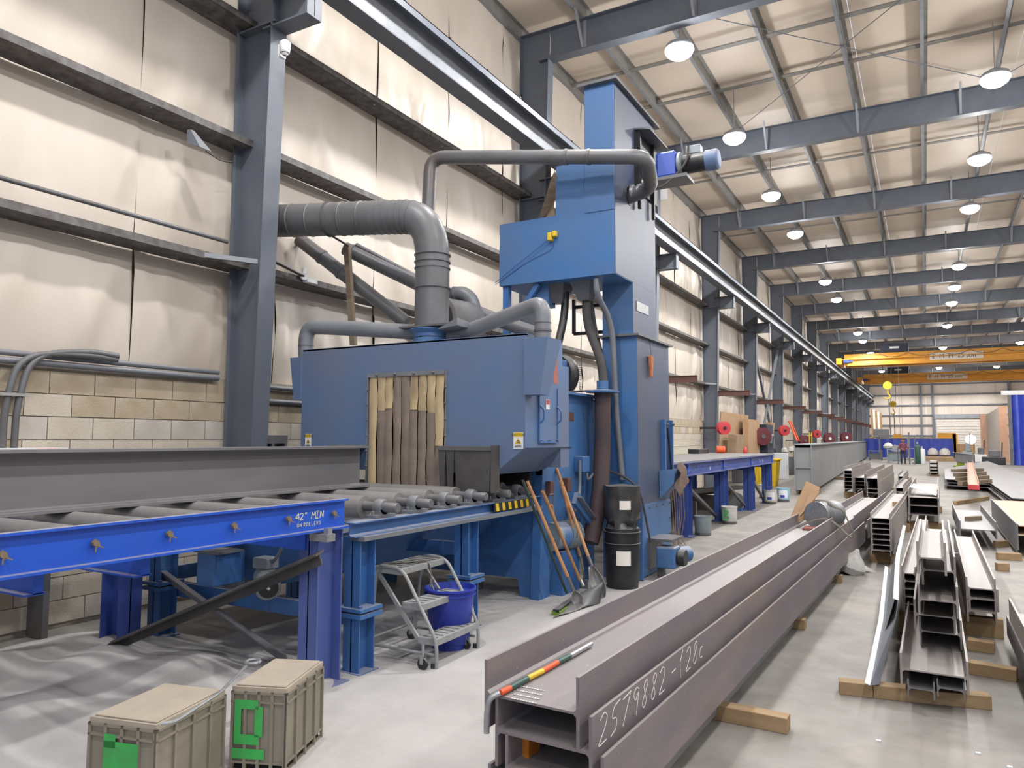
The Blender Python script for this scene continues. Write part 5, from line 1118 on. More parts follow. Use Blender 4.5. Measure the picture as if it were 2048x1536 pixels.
# ================================================================ outfeed conveyor behind the tower
of = thing('outfeed_table', 'long blue outfeed table with bolted rails and braced legs behind the tower', 'table', (-4.7, 15, 0))
Y0, Y1 = 9.9, 20.7
MB().box(-3.606, -3.594, Y0, Y1, 1.07, 1.285).box(-3.65, -3.52, Y0, Y1, 1.06, 1.075).box(-3.65, -3.52, Y0, Y1, 1.275, 1.29).build('side_rail', M_navy, of)
MB().box(-5.85, -5.80, Y0, Y1, 1.07, 1.285).build('side_rail', M_navy, of)
MB().box(-5.8, -3.55, Y0, Y1, 1.29, 1.31).build('table_plate', M_raw3, of)
sp0 = MB().box(-3.594, -3.578, -.09, .09, 1.08, 1.27).build('splice_plate', M_rail, of); bt0 = MB().lathe([(.018,0),(.014,.02)], (-3.578,0,1.22), (1,0,0), 6).build('bolt', M_zinc, of)
ys = (12.6, 15.2, 17.9, 20.6)
for i, y in enumerate(ys):
    if i: inst(sp0, (0,y,0), of)
    for dy, dz in ((-.05,0),(.05,0),(-.05,-.09),(.05,-.09)): inst(bt0, (0,y+dy,dz), of)
sp0.location = (0, ys[0], 0); bt0.location = (0, ys[0]+.05, -.09)
bh = MB().lathe([(.014,0),(.013,.004)], (-3.594,0,1.19), (1,0,0), 8).build('bolt_hole', M_black, of)
for k in range(24): inst(bh, (0, 10.6+k*.42, 0), of)
bh.location = (0, 10.2, 0)
lg = []
for i, y in enumerate((12.75, 15.45, 18.2, 20.5)):
    for x in (-3.72, -5.75): wleg(x, y, 1.06, M_navy, of, .28, .22, False)
    MB().box(-5.75, -3.65, y-.07, y+.07, .95, 1.06).build('cross_member', M_navy, of)
    if i < 3:
        yn = (12.75, 15.45, 18.2, 20.5)[i+1]
        MB().bar((-3.8, y+.15, .95), (-3.8, yn-.15, .12), .06, .05).build('diagonal_brace', M_duct, of); MB().bar((-5.6, y+.15, .12), (-5.6, yn-.15, .95), .06, .05).build('diagonal_brace', M_duct, of)
MB().bar((-3.8, 9.95, .6), (-3.8, 12.6, .06), .06, .05).bar((-3.8, 9.95, .45), (-3.8, 12.5, .0+.03), .06, .05).build('diagonal_brace', M_duct, of)
MB().box(-3.592, -3.59, 14.05, 14.08, 1.1, 1.17).box(-3.592, -3.59, 18.9, 18.93, 1.12, 1.2).box(-3.592, -3.59, 19.25, 19.28, 1.12, 1.2).build('chalk_marks', M_chalk, of)
MB().box(-5.8, -5.76, 10.5, 16.0, 1.31, 1.40).build('yellow_guide', mat('tape_yellow', (222,196,110), (206,178,90), 6, .7), of)
# things beneath and on it
def bucket(name, lbl, px, py, hpx, wpx, m, band=None, cat='bucket'):
    c = PZ(px, py); d = (c-CAM).dot(fwd); r = wpx/FPX*d/2; h = hpx/FPX*d
    t = thing(name, lbl, cat, c); MB().lathe([(r*.88,0),(r*.9,.005),(r,h*.94),(r*1.04,h*.95),(r*1.04,h),(r*.95,h),(r*.93,h*.93),(r*.2,h*.9)], c, n=26).build('body', m, t, smooth=True)
    MB().lathe([(r*.9+.002,0),(r*.92+.003,.02),(r*.92+.003,h*.15)], c, n=26).build('base_band', M_duct, t, smooth=True)
    return t, c, r, h
bucket('bucket', 'grey dusty bucket standing upside down beside the nearest outfeed leg', 1406, 1070, 38, 34, M_motorg)
t, c, r, h = bucket('bucket', 'white bucket with a green sprayed B beside the second outfeed leg', 1459, 1047, 34, 31, M_sack)
vd = V((-c.x, -c.y, 0)).normalized(); sd = V((vd.y, -vd.x, 0)); sd = sd if sd.x > 0 else -sd
writing('B', c+vd*(r*1.02)-sd*r*.75+V((0,0,h*.25)), sd, (0,0,1), h*.6, .012).build('green_letter', M_green, t)
for px, py, l, mm in ((1530,996,'pale bucket partly hidden behind the labelled one', M_sack), (1541,1007,'white bucket with small blue label near the end of the outfeed', M_sack), (1567,1003,'pale blue plastic bucket, rightmost beside the outfeed end', M_cyan)):
    t, c, r, h = bucket('bucket', l, px, py, 27, 24, mm)
    vd = V((-c.x, -c.y, 0)).normalized(); a = math.atan2(vd.y, vd.x)
    if 'label' in l or 'blue' in l: curved_label(c.x, c.y, r*1.02, a-.5, a+.2, h*.3, h*.5, M_screen, t, 'blue_label'); curved_label(c.x, c.y, r*1.015, a-.8, a+.7, h*.25, h*.85, M_white, t, 'white_label')
q = PZ(1474, 1022); t = thing('large_pipe_offcut', 'dark open ended steel pipe lying under the outfeed table', 'pipe', q)
MB().lathe([(.17,0),(.20,0),(.21,.02),(.20,1.0),(.17,1.0)], q+V((-.05,.1,.22)), (-.5,1,0), 26).build('pipe', M_duct, t, smooth=True); MB().lathe([(.16,.08),(.1,.085)], q+V((-.05,.1,.22)), (-.5,1,0), 22).build('inner_shade', M_dark, t); MB().box(q.x-.3,q.x+.1,q.y,q.y+.3,0,.05).build('cradle', M_lblue, t)  # dark disc stands for the shade inside the pipe mouth
q = PZ(1405, 1008); tag(MB().tube([q+V((0,0,.12)), q+V((-.3,1.3,.12))], .12, 12).build('cardboard_tube', M_card, smooth=True), 'tan cardboard tube lying on the floor under the outfeed', 'tube')
for k, (y, z, x) in enumerate(((13.4,.45,-4.9),(13.6,.55,-5.0),(16.0,.40,-5.1),(16.3,.5,-4.8))):
    tag(MB().hb(.12,.1,.01,.01,2.6).xf(place(x, y, z, .1*k)).build('steel_offcut', M_duct), f'dark steel section stored under the outfeed table, {ORD[k]} along', 'offcut', 'sections stored under the outfeed table')
    MB
for k, y in enumerate((13.3, 15.6, 17.6)): tag(MB().box(-5.4,-4.3,y,y+.12,0,.36).build('storage_trestle', M_duct), f'low grey trestle under the outfeed table, {ORD[k]} along', 'trestle', 'low trestles')
q = PZ(1527, 975); t = thing('yellow_bin', 'large yellow plastic wheeled bin at the end of the outfeed', 'bin', q)
MB().hexa([(q.x-.35,q.y+.6,.0),(q.x+.3,q.y+.6,.0),(q.x+.3,q.y+1.2,.0),(q.x-.35,q.y+1.2,.0)],[(q.x-.45,q.y+.5,.95),(q.x+.38,q.y+.5,.95),(q.x+.38,q.y+1.3,.95),(q.x-.45,q.y+1.3,.95)]).build('body', M_yel2, t, bevel=.02); MB().box(q.x-.5,q.x+.42,q.y+.45,q.y+1.35,.93,1.0).build('lid', M_yel2, t, bevel=.02); MB().box(q.x-.2,q.x+.1,q.y+.49,q.y+.52,.1,.6).build('recess', M_yel2, t)
q = PZ(1556, 958); t = thing('white_cabinet', 'tall white narrow cabinet standing behind the outfeed end', 'cabinet', q); MB().box(q.x-.35,q.x+.35,q.y,q.y+.6,0,1.1).build('body', M_white, t, bevel=.01); MB().box(q.x-.33,q.x+.33,q.y-.01,q.y,.05,1.05).build('door', M_white, t)
bucket('waste_bin', 'dark grey round waste bin left of the big grey girder', 1578, 950, 36, 24, M_duct, cat='bin')
for k, (px, py) in enumerate(((1570,918),(1583,922),(1590,916))): q = PZ(px, 950); q.z = 1.0+.05*k; tag(MB().lathe([(.02,0),(.16,.1),(.12,.25),(.02,.3)], q, n=8).build('waste_bag', M_sack, smooth=True), f'crumpled white rubbish heaped in the waste bin, {ORD[k]} piece', 'rubbish', 'rubbish in the waste bin')
# items on the table
ZT = 1.31
q = PX(1432, 905, -5.4); t = thing('grey_chest', 'pale grey long box on the outfeed table', 'box', q); MB().box(-5.7,-5.3,16.6,18.6,ZT,ZT+.2).build('box', mat('khaki_box', (178,174,158), rough=.7), t, bevel=.01); MB().box(-5.71,-5.29,16.58,18.62,ZT+.2,ZT+.215).build('lid', mat('khaki_box'  , (178,174,158)), t)
q = PX(1475, 905, -4.9); tag(MB().tube([(-4.95,20.1,ZT+.10),(-4.75,20.2,ZT+.10)], .095, 16).build('orange_float', M_orange, smooth=True), 'round orange float lying on the outfeed table', 'float')
tag(MB().box(-5.7,-5.1,18.9,19.9,ZT,ZT+.12).build('black_case', M_black, bevel=.01), 'black flat case on the outfeed table', 'case')
tag(MB().lathe([(.05,0),(.06,.08),(.03,.16),(.01,.18)], V((-4.25,20.4,ZT)), n=12).build('red_bottle', M_red, smooth=True), 'small red topped bottle standing on the outfeed end', 'bottle')
# boards and boxes against the wall between columns
def slab(name, lbl, cat, x, y, w_, h, th, m, z=0, tilt=.08, rot=0.0, grp=None):
    M = Matrix.Translation((x, y, z)) @ Matrix.Rotation(rot, 4, 'Z') @ Matrix.Rotation(tilt, 4, 'Y')
    return tag(MB().box(-th, 0, 0, w_, 0, h).xf(M).build(name, m), lbl, cat, grp)
z_ = .9
p = PX(1438, 839, -6.2); p2 = PX(1487, 839, -6.2)
t = thing('storage_shelf', 'dark low shelf unit along the block wall behind the outfeed', 'shelf', (-6.3, p.y, 0)); MB().box(-6.65, -6.15, 26.5, 32, .85, .9).build('shelf_top', M_duct, t); 
for yy in (26.6, 29.2, 31.9): MB().box(-6.6, -6.2, yy-.04, yy+.04, 0, .85).build('shelf_leg', M_duct, t)
slab('wall_board', 'wide brown chipboard panel leaning on the wall behind the boxes', 'board', -6.42, 26.3, 4.6, 1.75, .03, M_card, .92)
slab('cardboard_box', 'tall flat brown cardboard carton standing before the wall board', 'box', -5.95, 29.2, 2.2, 1.55, .22, M_card, .92, 0)
slab('cardboard_box', 'narrow tall cardboard carton leaning right of the larger one', 'box', -5.9, 32.7, 1.0, 1.5, .2, M_card, .92, .12)
slab('cardboard_box', 'small crumpled cardboard box under the red hose reel', 'box', -5.9, 26.6, 1.3, .9, .3, mat('worn_cardboard', (160,136,110), (140,118,94), 4, .9), .95, .1)
def reel(lbl, px, py, X, r, m, m2, nm='hose_reel'):
    p = PX(px, py, X); t = thing(nm, lbl, 'reel', p)
    MB().lathe([(r*.5,-.12),(r,-.11),(r,-.08),(r*.62,-.07),(r*.62,.07),(r,.08),(r,.11),(r*.5,.12)], p, (.7,-1,0), 24).build('drum', m, t, smooth=True); MB().lathe([(r*.25,-.16),(r*.25,.16)], p, (.7,-1,0), 12).build('hub', m2, t)
    MB().box(-6.76, p.x, p.y-.03, p.y+.03, p.z-.04, p.z+.04).build('bracket', m2, t)
reel('red hose reel on the third column above cardboard', 1447, 856, -5.95, .22, M_red, M_black); reel('red hose reel mounted between the fourth and fifth columns', 1568, 861, -5.95, .25, M_red, M_black)
reel('red hose reel on a far column right of the orange ladder', 1633, 868, -5.95, .25, M_red, M_black)
reel('large maroon cable reel beside the fourth column', 1524, 873, -5.8, .36, M_maroon, M_duct, 'cable_reel'); reel('maroon cable reel low behind the yellow frame', 1608, 881, -5.8, .30, M_maroon, M_duct, 'cable_reel'); reel('maroon cable reel beyond the orange ladder, left one of two', 1658, 877, -5.8, .40, M_maroon, M_white, 'cable_reel'); reel('maroon cable reel beyond the orange ladder, right one of two', 1692, 875, -5.8, .48, M_maroon, M_white, 'cable_reel')
p = PX(1530, 905, -5.9); t = thing('dark_cabinet', 'dark blue cabinet under the large maroon reel', 'cabinet', p); MB().box(-6.2,-5.7,p.y-.7,p.y+.9,0,2.3).build('body', mat('dark_navy', (36,42,62), rough=.6), t); MB().box(-5.7,-5.68,p.y-.6,p.y+.1,.1,2.2).build('door', mat('dark_navy', (36,42,62)), t); MB().tube(bend([(-5.65,p.y-.1,1.5),(-5.6,p.y,1.9),(-5.6,p.y+.3,1.8),(-5.6,p.y+.3,1.3)], .2), .06, 8).build('hose', M_ductl, t)
# orange ladder, yellow frame, tall brace
t = thing('orange_ladder', 'orange fibreglass step ladder leaning on the fifth column', 'ladder', PX(1592, 885, -5.7))
a, b = PX(1578,842,-6.0), PX(1594,882,-5.6); u_ = V((0,.5,0))
MB().bar(a, b, .09, .05).build('rail', M_orange, t); MB().bar(a+u_, b+u_*1.5, .09, .05).build('rail', M_orange, t)
for k in range(8): f = (k+.5)/8; MB().bar(a.lerp(b, f), (a+u_).lerp(b+u_*1.5, f), .1, .03).build('rung', M_orange, t)
t = thing('wall_cross_brace', 'grey crossed angle bracing in the bay beyond the fourth column', 'brace', (-6.4, 36, 0))
MB().bar((-6.45,38.9,.2), (-6.45,32.6,6.2), .1, .08).build('brace_angle', M_paintg, t); MB().bar((-6.40,32.6,.2), (-6.40,38.9,6.2), .1, .08).build('brace_angle', M_paintg, t)
# ================================================================ big grey girder
q = V((-3.95, 25.2, 0)); gt, gb = 1.67, .16
A0, A1 = PZ(1588, 975, .15), PZ(1622, 982, .15)
gw = .95; gx = PZ(1588,975,.15).x
Fy = PZ(1603, 982, .12).y; x0 = PY(1588, 900, Fy).x; x1 = PY(1623, 900, Fy).x; ztp = PY(1605, 889, Fy).z; far = PZ(1737, 912, .12)
ag = math.atan2(far.x-x1, far.y-Fy)
t = beam('huge grey primed girder lying on its side in the far left area', 0, 0, 0, 0, 1, 1, 1) if False else None
Lg = (far.y-Fy); 
o = MB().hb(x1-x0, ztp-.12, .03, .03, Lg).xf(Matrix.Translation(((x0+x1)/2, Fy, (ztp+.12)/2)) @ Matrix.Rotation(-ag, 4, 'Z')).build('steel_girder', M_ggird); tag(o, 'huge grey primed box girder on blocks beyond the outfeed table', 'girder')
MB().box(-(x1-x0)/2+.03, (x1-x0)/2-.03, .05, .08, -(ztp-.12)/2+.02, (ztp-.12)/2-.1).xf(Matrix.Translation(((x0+x1)/2, Fy, (ztp+.12)/2)) @ Matrix.Rotation(-ag, 4, 'Z')).build('end_plate', M_ggird, o)
o2 = MB().box(-(x1-x0)/2, (x1-x0)/2+.1, 0, Lg, 0, .03).xf(Matrix.Translation(((x0+x1)/2, Fy-.02, ztp-.02)) @ Matrix.Rotation(-ag, 4, 'Z')).build('top_plate', M_motorg, o)
for k in range(3): timber(f'block under the big grey girder, {ORD[k]} from its near end', (x0-.1, Fy+1+k*9, 0), (x1+.1, Fy+1+k*9, 0), .12, .2, M_woodg)
MB
for k, (px, py, cc) in enumerate(((1652,884,M_yel2),(1625,884,M_yel2))): pass
t = thing('guard_barrier', 'small yellow guard frame standing behind the grey girder', 'frame', PX(1620,880,-5.4)); p = PX(1619,886,-5.2)
for dy in (0, .9): MB().tube([(p.x,p.y+dy,.0),(p.x,p.y+dy,p.z+.55)], .03, 6).build('post', M_yel2, t)
MB().tube([(p.x,p.y,p.z+.4),(p.x,p.y+.9,p.z+.4)], .03, 6).build('cross_bar', M_yel2, t)
# ================================================================ far background
def scr(x0_, x1_, Y, z1, lbl):
    t = thing('welding_screen', lbl, 'screen', (x0_, Y, 0), 'blue welding screens'); n = 20; vs = []; fs = []
    for i in range(n+1):
        x = x0_+(x1_-x0_)*i/n; yy = Y+.05*math.sin(i*1.7); vs += [(x,yy,.1),(x,yy,z1)]
    for i in range(n): fs.append((2*i,2*i+2,2*i+3,2*i+1))
    MB().add(vs, fs).build('curtain', M_screen, t, smooth=True)
    MB().tube([(x0_,Y,z1),(x1_,Y,z1)], .03, 6).build('top_rail', M_ductl, t); 
    for x in (x0_, x1_): MB().tube([(x,Y,0),(x,Y,z1)], .03, 6).build('post', M_ductl, t)
YS = 73
xa, xb, xc = PY(1728,900,YS).x, PY(1817,900,YS).x, PY(1907,900,YS).x; zt_ = PY(1820,877,YS).z
scr(xa, xb-.05, YS, zt_, 'blue welding screen behind the worker, left one of two'); scr(xb+.05, xc, YS, zt_, 'blue welding screen behind the gas cylinders, right one of two')
# worker
W0 = PZ(1807, 929); wy = W0.y
M4 = Matrix.Translation((W0.x, wy, 0)) @ Matrix.Rotation(.2, 4, 'Z')
def figure():
    me = bpy.data.meshes.new('body'); J = [(0,0,.95),(0,0,1.15),(0,-.03,1.38),(0,-.05,1.50),(-.09,0,.92),(-.11,-.02,.5),(-.11,.03,.08),(-.12,-.14,.04),(.09,0,.92),(.11,-.02,.5),(.11,.03,.08),(.12,-.14,.04),(-.19,-.03,1.40),(-.27,-.08,1.14),(-.16,-.32,1.08),(-.12,-.40,1.06),(.19,-.03,1.40),(.27,-.08,1.14),(.16,-.32,1.08),(.12,-.40,1.06),(0,-.07,1.60)]
    R_ = [.15,.14,.16,.06,.10,.07,.05,.04,.10,.07,.05,.04,.07,.05,.04,.035,.07,.05,.04,.035,.07]
    E_ = [(0,1),(1,2),(2,3),(0,4),(4,5),(5,6),(6,7),(0,8),(8,9),(9,10),(10,11),(2,12),(12,13),(13,14),(14,15),(2,16),(16,17),(17,18),(18,19),(3,20)]
    me.from_pydata(J, E_, []); o = bpy.data.objects.new('person', me); C.objects.link(o)
    md = o.modifiers.new('skin', 'SKIN'); sd = me.skin_vertices[0].data
    for i, r in enumerate(R_): sd[i].radius = (r, r*.8 if i < 3 else r); sd[i].use_root = (i == 0)
    ss = o.modifiers.new('sub', 'SUBSURF'); ss.levels = 1; ss.render_levels = 2; me.materials.append(M_jeans); return o
pr = figure(); pr.matrix_world = M4; tag(pr, 'person in a maroon shirt and cap leaning over a bench', 'person')
def kid(mb, nm, m):
    o = mb.build(nm, m, None, smooth=True); o.parent = pr; return o
kid(MB().lathe([(.17,.92),(.165,1.1),(.185,1.3),(.19,1.40),(.08,1.49)], (0,-.02,0), n=16), 'shirt', M_shirt)
for s in (-1, 1): kid(MB().tube([(s*.17,-.03,1.42),(s*.27,-.08,1.14),(s*.2,-.24,1.10)], .065, 10), 'sleeve', M_shirt); 
for s in (-1, 1):
    kid(MB().tube([(s*.19,-.26,1.09),(s*.14,-.38,1.07)], .036, 8), 'forearm', M_skin)
    kid(MB().box(s*.13-.04, s*.13+.04, -.46, -.38, 1.05, 1.08), 'palm', M_skin)
    for f in range(4): kid(MB().tube([(s*.13-.033+f*.022,-.46,1.065),(s*.13-.033+f*.022,-.51,1.06),(s*.13-.033+f*.022,-.53,1.035)], .009, 6), 'finger', M_skin)
    kid(MB().tube([(s*.13-s*.04,-.40,1.065),(s*.13-s*.07,-.45,1.055)], .011, 6), 'thumb', M_skin)
kid(MB().lathe([(.03,1.50),(.075,1.54),(.092,1.62),(.098,1.70),(.08,1.76),(.03,1.79)], (0,-.07,0), n=18), 'face', M_skin)
kid(MB().lathe([(.101,1.69),(.10,1.74),(.08,1.79),(.02,1.81)], (0,-.065,0), n=18).box(-.07,.07,-.25,-.14,1.695,1.71), 'cap', M_maroon)
for s in (-1, 1): kid(MB().lathe([(.004,0),(.012,.004),(.004,.008)], (s*.035,-.168,1.655), (0,-1,0), 8), 'eye', M_black); kid(MB().lathe([(.005,0),(.025,.01),(.01,.02)], (s*.1,-.07,1.64), (s,0,0), 8), 'ear', M_skin)
kid(MB().hexa([(-.012,-.165,1.61),(.012,-.165,1.61),(.008,-.19,1.615),(-.008,-.19,1.615)],[(-.006,-.16,1.655),(.006,-.16,1.655),(.004,-.17,1.655),(-.004,-.17,1.655)]), 'nose', M_skin); kid(MB().box(-.025,.025,-.168,-.158,1.575,1.583), 'mouth', M_maroon)
def bench(lbl, px0, px1, py, top_, Y=None, m=M_duct):
    a = PZ(px0, py); b = PY(px1, py, a.y); zt = top_; t = thing('work_bench', lbl, 'bench', ((a.x+b.x)/2, a.y, 0), 'work benches')
    MB().box(a.x, b.x, a.y, a.y+1.0, zt-.06, zt).build('top', m, t)
    for x in (a.x+.06, b.x-.06):
        for y in (a.y+.06, a.y+.94): MB().box(x-.04, x+.04, y-.04, y+.04, 0, zt-.06).build('leg', m, t)
    MB().box(a.x+.1, b.x-.1, a.y+.3, a.y+.34, .1, zt-.2).build('apron', m, t); return a, b
a, b = bench('steel work bench with a white wrapped bundle in front of the worker', 1774, 1806, 926, 1.0, m=M_motorg)
tag(MB().lathe([(.05,0),(.3,.1),(.35,.25),(.2,.42),(.03,.5)], V((a.x+.1,a.y+.4,.98)), n=12).build('wrapped_bundle', M_sack, smooth=True), 'white wrapped bundle on the left end of the worker bench', 'bundle')
tag(MB().hexa([(a.x+.3,a.y+.1,1.02),(b.x+.1,a.y+.1,1.02),(b.x+.1,a.y+.6,1.02),(a.x+.3,a.y+.6,1.02)],[(a.x+.5,a.y+.2,1.35),(b.x,a.y+.2,1.15),(b.x,a.y+.5,1.15),(a.x+.5,a.y+.5,1.35)]).build('steel_assembly', M_raw3), 'grey steel assembly lying on the worker bench', 'workpiece')
bench('low dark bench left of the worker, in front of the blue screen', 1737, 1765, 921, .8, m=M_duct)
q = PZ(1747, 917); tag(MB().hexa([(q.x-.5,q.y,.8),(q.x+.6,q.y,.8),(q.x+.6,q.y+.5,.8),(q.x-.5,q.y+.5,.8)],[(q.x-.3,q.y,1.35),(q.x+.4,q.y,1.35),(q.x+.4,q.y+.5,1.35),(q.x-.3,q.y+.5,1.35)]).build('grey_machine_box', M_ductl), 'light grey slanted machine box on the low dark bench', 'machine')
q = PZ(1756, 919); tag(MB().box(q.x-.3,q.x+.9,q.y,q.y+.5,1.85,2.6).build('vent_hood', M_duct, bevel=.05), 'dark grey fume hood before the left blue screen', 'hood'); tag(MB().box(q.x+.1,q.x+.2,q.y+.1,q.y+.2,0,1.86).build('hood_post', M_duct), 'post carrying the fume hood', 'post')
def cyl(px, py, hpx, r, m, lbl):
    p = PZ(px, py); d = (p-CAM).dot(fwd); h = hpx/FPX*d; t = thing('gas_cylinder', lbl, 'cylinder', p, 'gas cylinders')
    MB().lathe([(r*.95,0),(r,.03),(r,h*.84),(r*.8,h*.91),(r*.3,h*.95),(r*.25,h)], p, n=18).build('body', m, t, smooth=True); MB().box(p.x-.05,p.x+.05,p.y-.05,p.y+.05,h,h+.12).build('valve', M_zinc, t)
cyl(1836, 928, 40, .19, M_dgreen, 'tall dark green gas cylinder on a trolley'); cyl(1845, 928, 32, .20, M_white, 'white gas cylinder right of the green one')
p = PZ(1834, 928); t = thing('cylinder_trolley', 'thin trolley frame with a hose behind the green cylinder', 'trolley', p); MB().tube(bend([(p.x-.1,p.y+.3,0),(p.x-.1,p.y+.3,1.9),(p.x+.1,p.y+.3,2.1),(p.x+.3,p.y+.3,1.8)], .2), .025, 6).build('frame', M_ductl, t); MB().box(p.x-.3,p.x+.5,p.y+.2,p.y+.5,.02,.08).build('platform', M_duct, t)
q = PZ(1813, 929); t = thing('bench_frame', 'tall thin grey frame post beside the worker', 'frame', q); MB().tube([(q.x+.2,q.y,0),(q.x+.2,q.y,2.2)], .05, 8).build('post', M_ductl, t); MB().tube([(q.x-.5,q.y,.0),(q.x-.5,q.y,1.1),(q.x+.5,q.y,1.1),(q.x+.5,q.y,0)], .04, 6).build('rail', M_ductl, t)
q = PZ(1793, 925); tag(MB().lathe([(.2,0),(.05,.05),(.04,.8),(.35,.85),(.35,.88)], q, n=14).build('round_stand', M_white, smooth=True), 'white round topped stand before the worker bench', 'stand')
for k, (px, py) in enumerate(((1858,918),(1866,919),(1874,918),(1882,919),(1890,920))): q = PZ(px, py); tag(MB().lathe([(.1,0),(.42,.15),(.4,.45),(.2,.65),(.05,.7)], q+V((0,0,.3)), n=10).build('white_bag', M_sack, smooth=True), f'white filled bag, {ORD[k]} from left in the row by the right screen', 'bag', 'white bags by the screen')
q = PZ(1858, 922); q2 = PZ(1896, 922); tag(MB().box(q.x-.4,q2.x+.4,q.y-.6,q.y+6.5,0,.3).build('pallet', M_wood), 'low pallet carrying the white bags', 'pallet')
# yellow parts behind the screens
Yb = 78.0
for k, (x0_, x1_, y0_, y1_) in enumerate(((1786,1804,868,875),(1875,1912,866,876),(1905,1916,868,893))):
    a, b = PY(x0_, y0_, Yb), PY(x1_, y1_, Yb); o = MB().box(a.x, b.x, Yb, Yb+.6, 0.0, a.z).build('yellow_machine', M_yel); tag(o, ('yellow machine arm showing above the left screen','yellow beam of a machine above the right screen','yellow upright post right of the blue screens')[k], 'machine')
for k, px in (): p = PY(px, 870, Yb); tag(MB().box(p.x-.08,p.x+.08,Yb+.1,Yb+.3,0,p.z).build('yellow_leg', M_yel), f'yellow machine leg hidden behind the screens, {ORD[k]}', 'post')
a, b = PY(1916,903,74), PY(1950,893,74); tag(MB().box(a.x, b.x, 74, 75, 0, b.z+.2).build('tan_crate', M_card), 'tan wooden crate right of the blue screens', 'crate')
for k, (x0_, x1_, Y, z) in enumerate(((1925,1947,66,1.3),(1950,1975,66,1.0),(1966,2012,60,.9))):
    a, b = PY(x0_, 920, Y), PY(x1_, 920, Y); t = thing('machine_cluster', ('grey green machine tool left of the dark pile','white framed machine left of the tall grey sheet','dark heap of machine parts before the tall wooden posts')[k], 'machine', (a.x, Y, 0))
    MB().box(a.x, b.x, Y, Y+1.2, 0, z*.6).build('base', M_motorg if k == 0 else (M_white if k == 1 else M_black), t, bevel=.04); MB().box(a.x*.7+b.x*.3, a.x*.2+b.x*.8, Y+.2, Y+.9, z*.6, z*1.1).build('head', M_motorg if k == 0 else (M_duct if k == 1 else M_duct), t, bevel=.05)
    MB().tube([(b.x-.2,Y+.3,z*.6),(b.x-.15,Y+.3,z*1.7)], .04, 6).build('lever', M_black, t)
# tall wooden posts, grey sheet, blue tarp and frame
def board(name, lbl, cat, x0_, x1_, yt, yb_, Y, th, m):
    a = PY(x0_, yt, Y); b = PY(x1_, yt, Y); return tag(MB().box(a.x, b.x, Y, Y+th, 0, a.z).build(name, m), lbl, cat)
board('tall_board', 'tall salmon board left of the big grey sheet', 'board', 1960, 1972, 828, 0, 72, .3, M_salmon); board('tall_board', 'tall salmon board right of the big grey sheet', 'board', 1997, 2014, 812, 0, 66, .3, M_salmon)
a, b = PY(1972, 830, 72), PY(1997, 815, 66.5)
tag(MB().hexa([(a.x,72,0),(b.x,66.5,0),(b.x,66.7,0),(a.x,72.2,0)],[(a.x,72,a.z),(b.x,66.5,b.z),(b.x,66.7,b.z),(a.x,72.2,a.z)]).build('grey_sheet', mat('putty_board', (178,172,164), rough=.7)), 'tall grey sheet panel standing between two salmon boards', 'panel')
t = thing('tarpaulin', 'blue tarpaulin hung from a white beam at the right edge', 'tarpaulin', PZ(2030, 930)); Yt = 60
a, b = PY(2020, 790, Yt), PY(2110, 790, Yt); n = 24; vs = []; fs = []
for i in range(n+1):
    x = a.x+(b.x-a.x)*i/n; yy = Yt+.18*math.sin(i*1.3); vs += [(x,yy,.0),(x,yy,a.z)]
for i in range(n): fs.append((2*i,2*i+2,2*i+3,2*i+1))
MB().add(vs, fs).build('sheet', M_tarp, t, smooth=True); MB().bar((a.x-.5,Yt,a.z+.15), (b.x,Yt,a.z+.15), .2, .3).build('white_beam', M_white, t); MB().box(a.x-.15,a.x+.05,Yt-.1,Yt+.1,0,a.z).build('post', M_duct, t); MB().box(b.x-.2,b.x,Yt-.1,Yt+.1,0,a.z).build('post', M_duct, t)
# long boards leaning at the end of the left wall
for k in range(5):
    a = PY(1743+k*4.5, 818+k*2, 88); b = PY(1746+k*4.5, 878, 86); tag(MB().bar((b.x,86,.0), (a.x,88,a.z), .2, .06, up=(0,1,0)).build('long_board', M_offw if k % 2 else M_wood), f'pale long board leaning at the far left corner, {ORD[k]} from left', 'board', 'long boards in the corner')
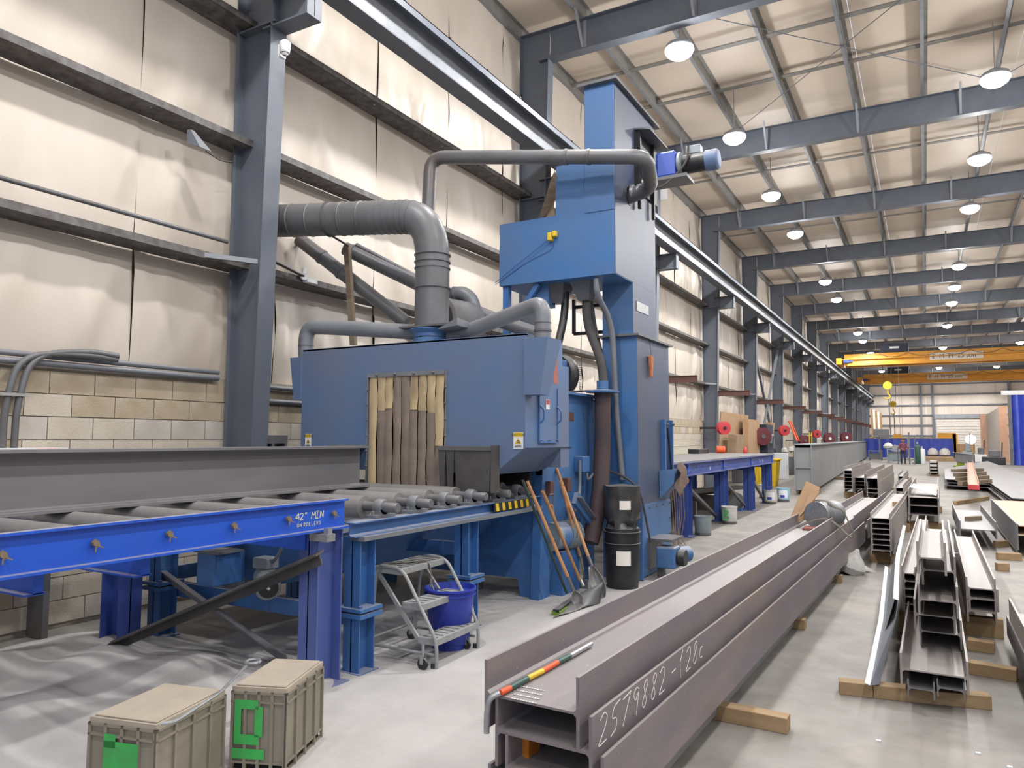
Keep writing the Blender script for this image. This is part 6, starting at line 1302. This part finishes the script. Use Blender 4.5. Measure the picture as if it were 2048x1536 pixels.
# ================================================================ overhead cranes
def crane(Y, lbl, xt, zt, hk, txt_px, hookh, trx):
    t = thing('overhead_crane', lbl, 'crane', (5, Y, 7.8), 'yellow overhead cranes')
    z0, z1_ = 7.12, 8.06; xl = -5.25
    for dy, nm in ((0, 'girder'), (1.5, 'girder')):
        MB().box(xl+.15, XR-.4, Y+dy, Y+dy+.4, z0+.12, z1_-.04).box(xl+.15, XR-.4, Y+dy-.03, Y+dy+.43, z1_-.04, z1_).box(xl+.35, XR-.6, Y+dy-.03, Y+dy+.43, z0+.08, z0+.12).build(nm, M_yel, t)
    MB().box(xl, XR-.4, Y-.35, Y-.05, z0+.52, z0+.56).build('walkway_edge', M_yel, t)
    for x in (xl-.35,): MB().box(x, x+.35, Y-.7, Y+2.6, 7.28, 7.75).build('end_truck', M_yel, t)
    for yy in (Y-.4, Y+2.3): MB().lathe([(.14,-.05),(.14,.05)], (-5.6, yy, 7.38), (1,0,0), 14).build('wheel', M_duct, t)
    MB().box(xl+.1, xl+.5, Y-.35, Y, 7.4, 7.62).box(xl+.5, xl+.75, Y-.25, Y-.1, 7.46, 7.56).build('drive_motor', M_navy, t, bevel=.02)
    MB().box(trx-.9, trx+.9, Y-.1, Y+2.0, z1_, z1_+.62).build('trolley', mat('dark_navy', (36,42,62)), t, bevel=.03); MB().box(trx-.3, trx+.3, Y-.115, Y-.1, z1_+.28, z1_+.42).build('trolley_sign', M_white, t)
    hz = hookh
    for dx in (-.35, .35): MB().tube([(trx-.55+dx,Y+.7,z1_),(trx-.55+dx*.6,Y+.7,hz+.5)], .02, 5).build('hoist_rope', M_black, t)
    MB().lathe([(.15,-.1),(.30,-.09),(.30,.09),(.15,.1)], (trx-.55,Y+.7,hz+.25), (0,1,0), 18).build('hook_block', M_yel2, t, smooth=True)
    MB().tube(bend([(trx-.55,Y+.7,hz-.1),(trx-.55,Y+.7,hz-.35),(trx-.35,Y+.7,hz-.6),(trx-.6,Y+.7,hz-.8),(trx-.8,Y+.7,hz-.6)], .15), .05, 8).build('hook', M_yel2, t, smooth=True)
    MB().tube([(trx-.5,Y+.7,hz-.7),(trx-.45,Y+.7,hz-3.6)], .045, 6).build('chain', M_duct, t)
    MB().tube([(trx+.2,Y-.2,z0),(trx+.2,Y-.2,1.2)], .012, 5).build('pendant_cable', M_duct, t)
    n = 9
    for i in range(n): x = xl+2.5+i*1.9; MB().tube([V((x+1.9*k/8, Y-.08, z1_-.05-.28*math.sin(PI*k/8))) for k in range(9)], .015, 5).build('festoon_cable', M_duct, t)
    cu = bpy.data.curves.new('crane_lettering', 'FONT'); cu.body = 'E  M  H  25 ton'; cu.size = .42; cu.extrude = .004; cu.align_y = 'CENTER'
    f = bpy.data.objects.new('crane_lettering', cu); C.objects.link(f); f.parent = t; f.rotation_euler = (PI/2, 0, 0); f.location = V((txt_px, Y-.05, z0+.50))-t.location; cu.materials.append(mat('dark_navy', (36,42,62)))
    MB().box(txt_px-.15, txt_px+3.1, Y-.045, Y-.035, z0+.25, z0+.75).build('sign_panel', M_offw, t)
crane(60, 'yellow overhead crane nearer the camera with lettering reading 25 ton', 0, 0, 0, PY(1864, 714, 60).x, PY(1775,771,60.7).z-.25, PY(1775,771,60.7).x+.55)
crane(79.5, 'yellow overhead crane farther from the camera, below the first', 0, 0, 0, PY(1858, 754, 79.5).x, PY(1786,808,80.2).z-.25, PY(1786,808,80.2).x+.55)
for o in [o for o in C.objects if o.type == 'FONT']:
    bpy.context.view_layer.update(); me = bpy.data.meshes.new_from_object(o.evaluated_get(bpy.context.evaluated_depsgraph_get()))
    k = bpy.data.objects.new(o.name.split('.')[0], me); C.objects.link(k); k.parent = o.parent; k.location = o.location; k.rotation_euler = o.rotation_euler; bpy.data.objects.remove(o)

t = thing('far_glow', 'white glow far right, made as an added glowing disc on a stand', 'lamp', PZ(1940, 910)); q = PY(1941, 879, 85)
MB().lathe([(.3,0),(.45,.02),(.45,.3),(.3,.35)], q, (0,-1,0), 14).build('lamp_head', M_lampe, t); MB().tube([(q.x,85.2,0),(q.x,85.2,q.z)], .06, 6).build('added_stand', M_duct, t)  # white glow of unknown source given as an added disc; its stand is made up
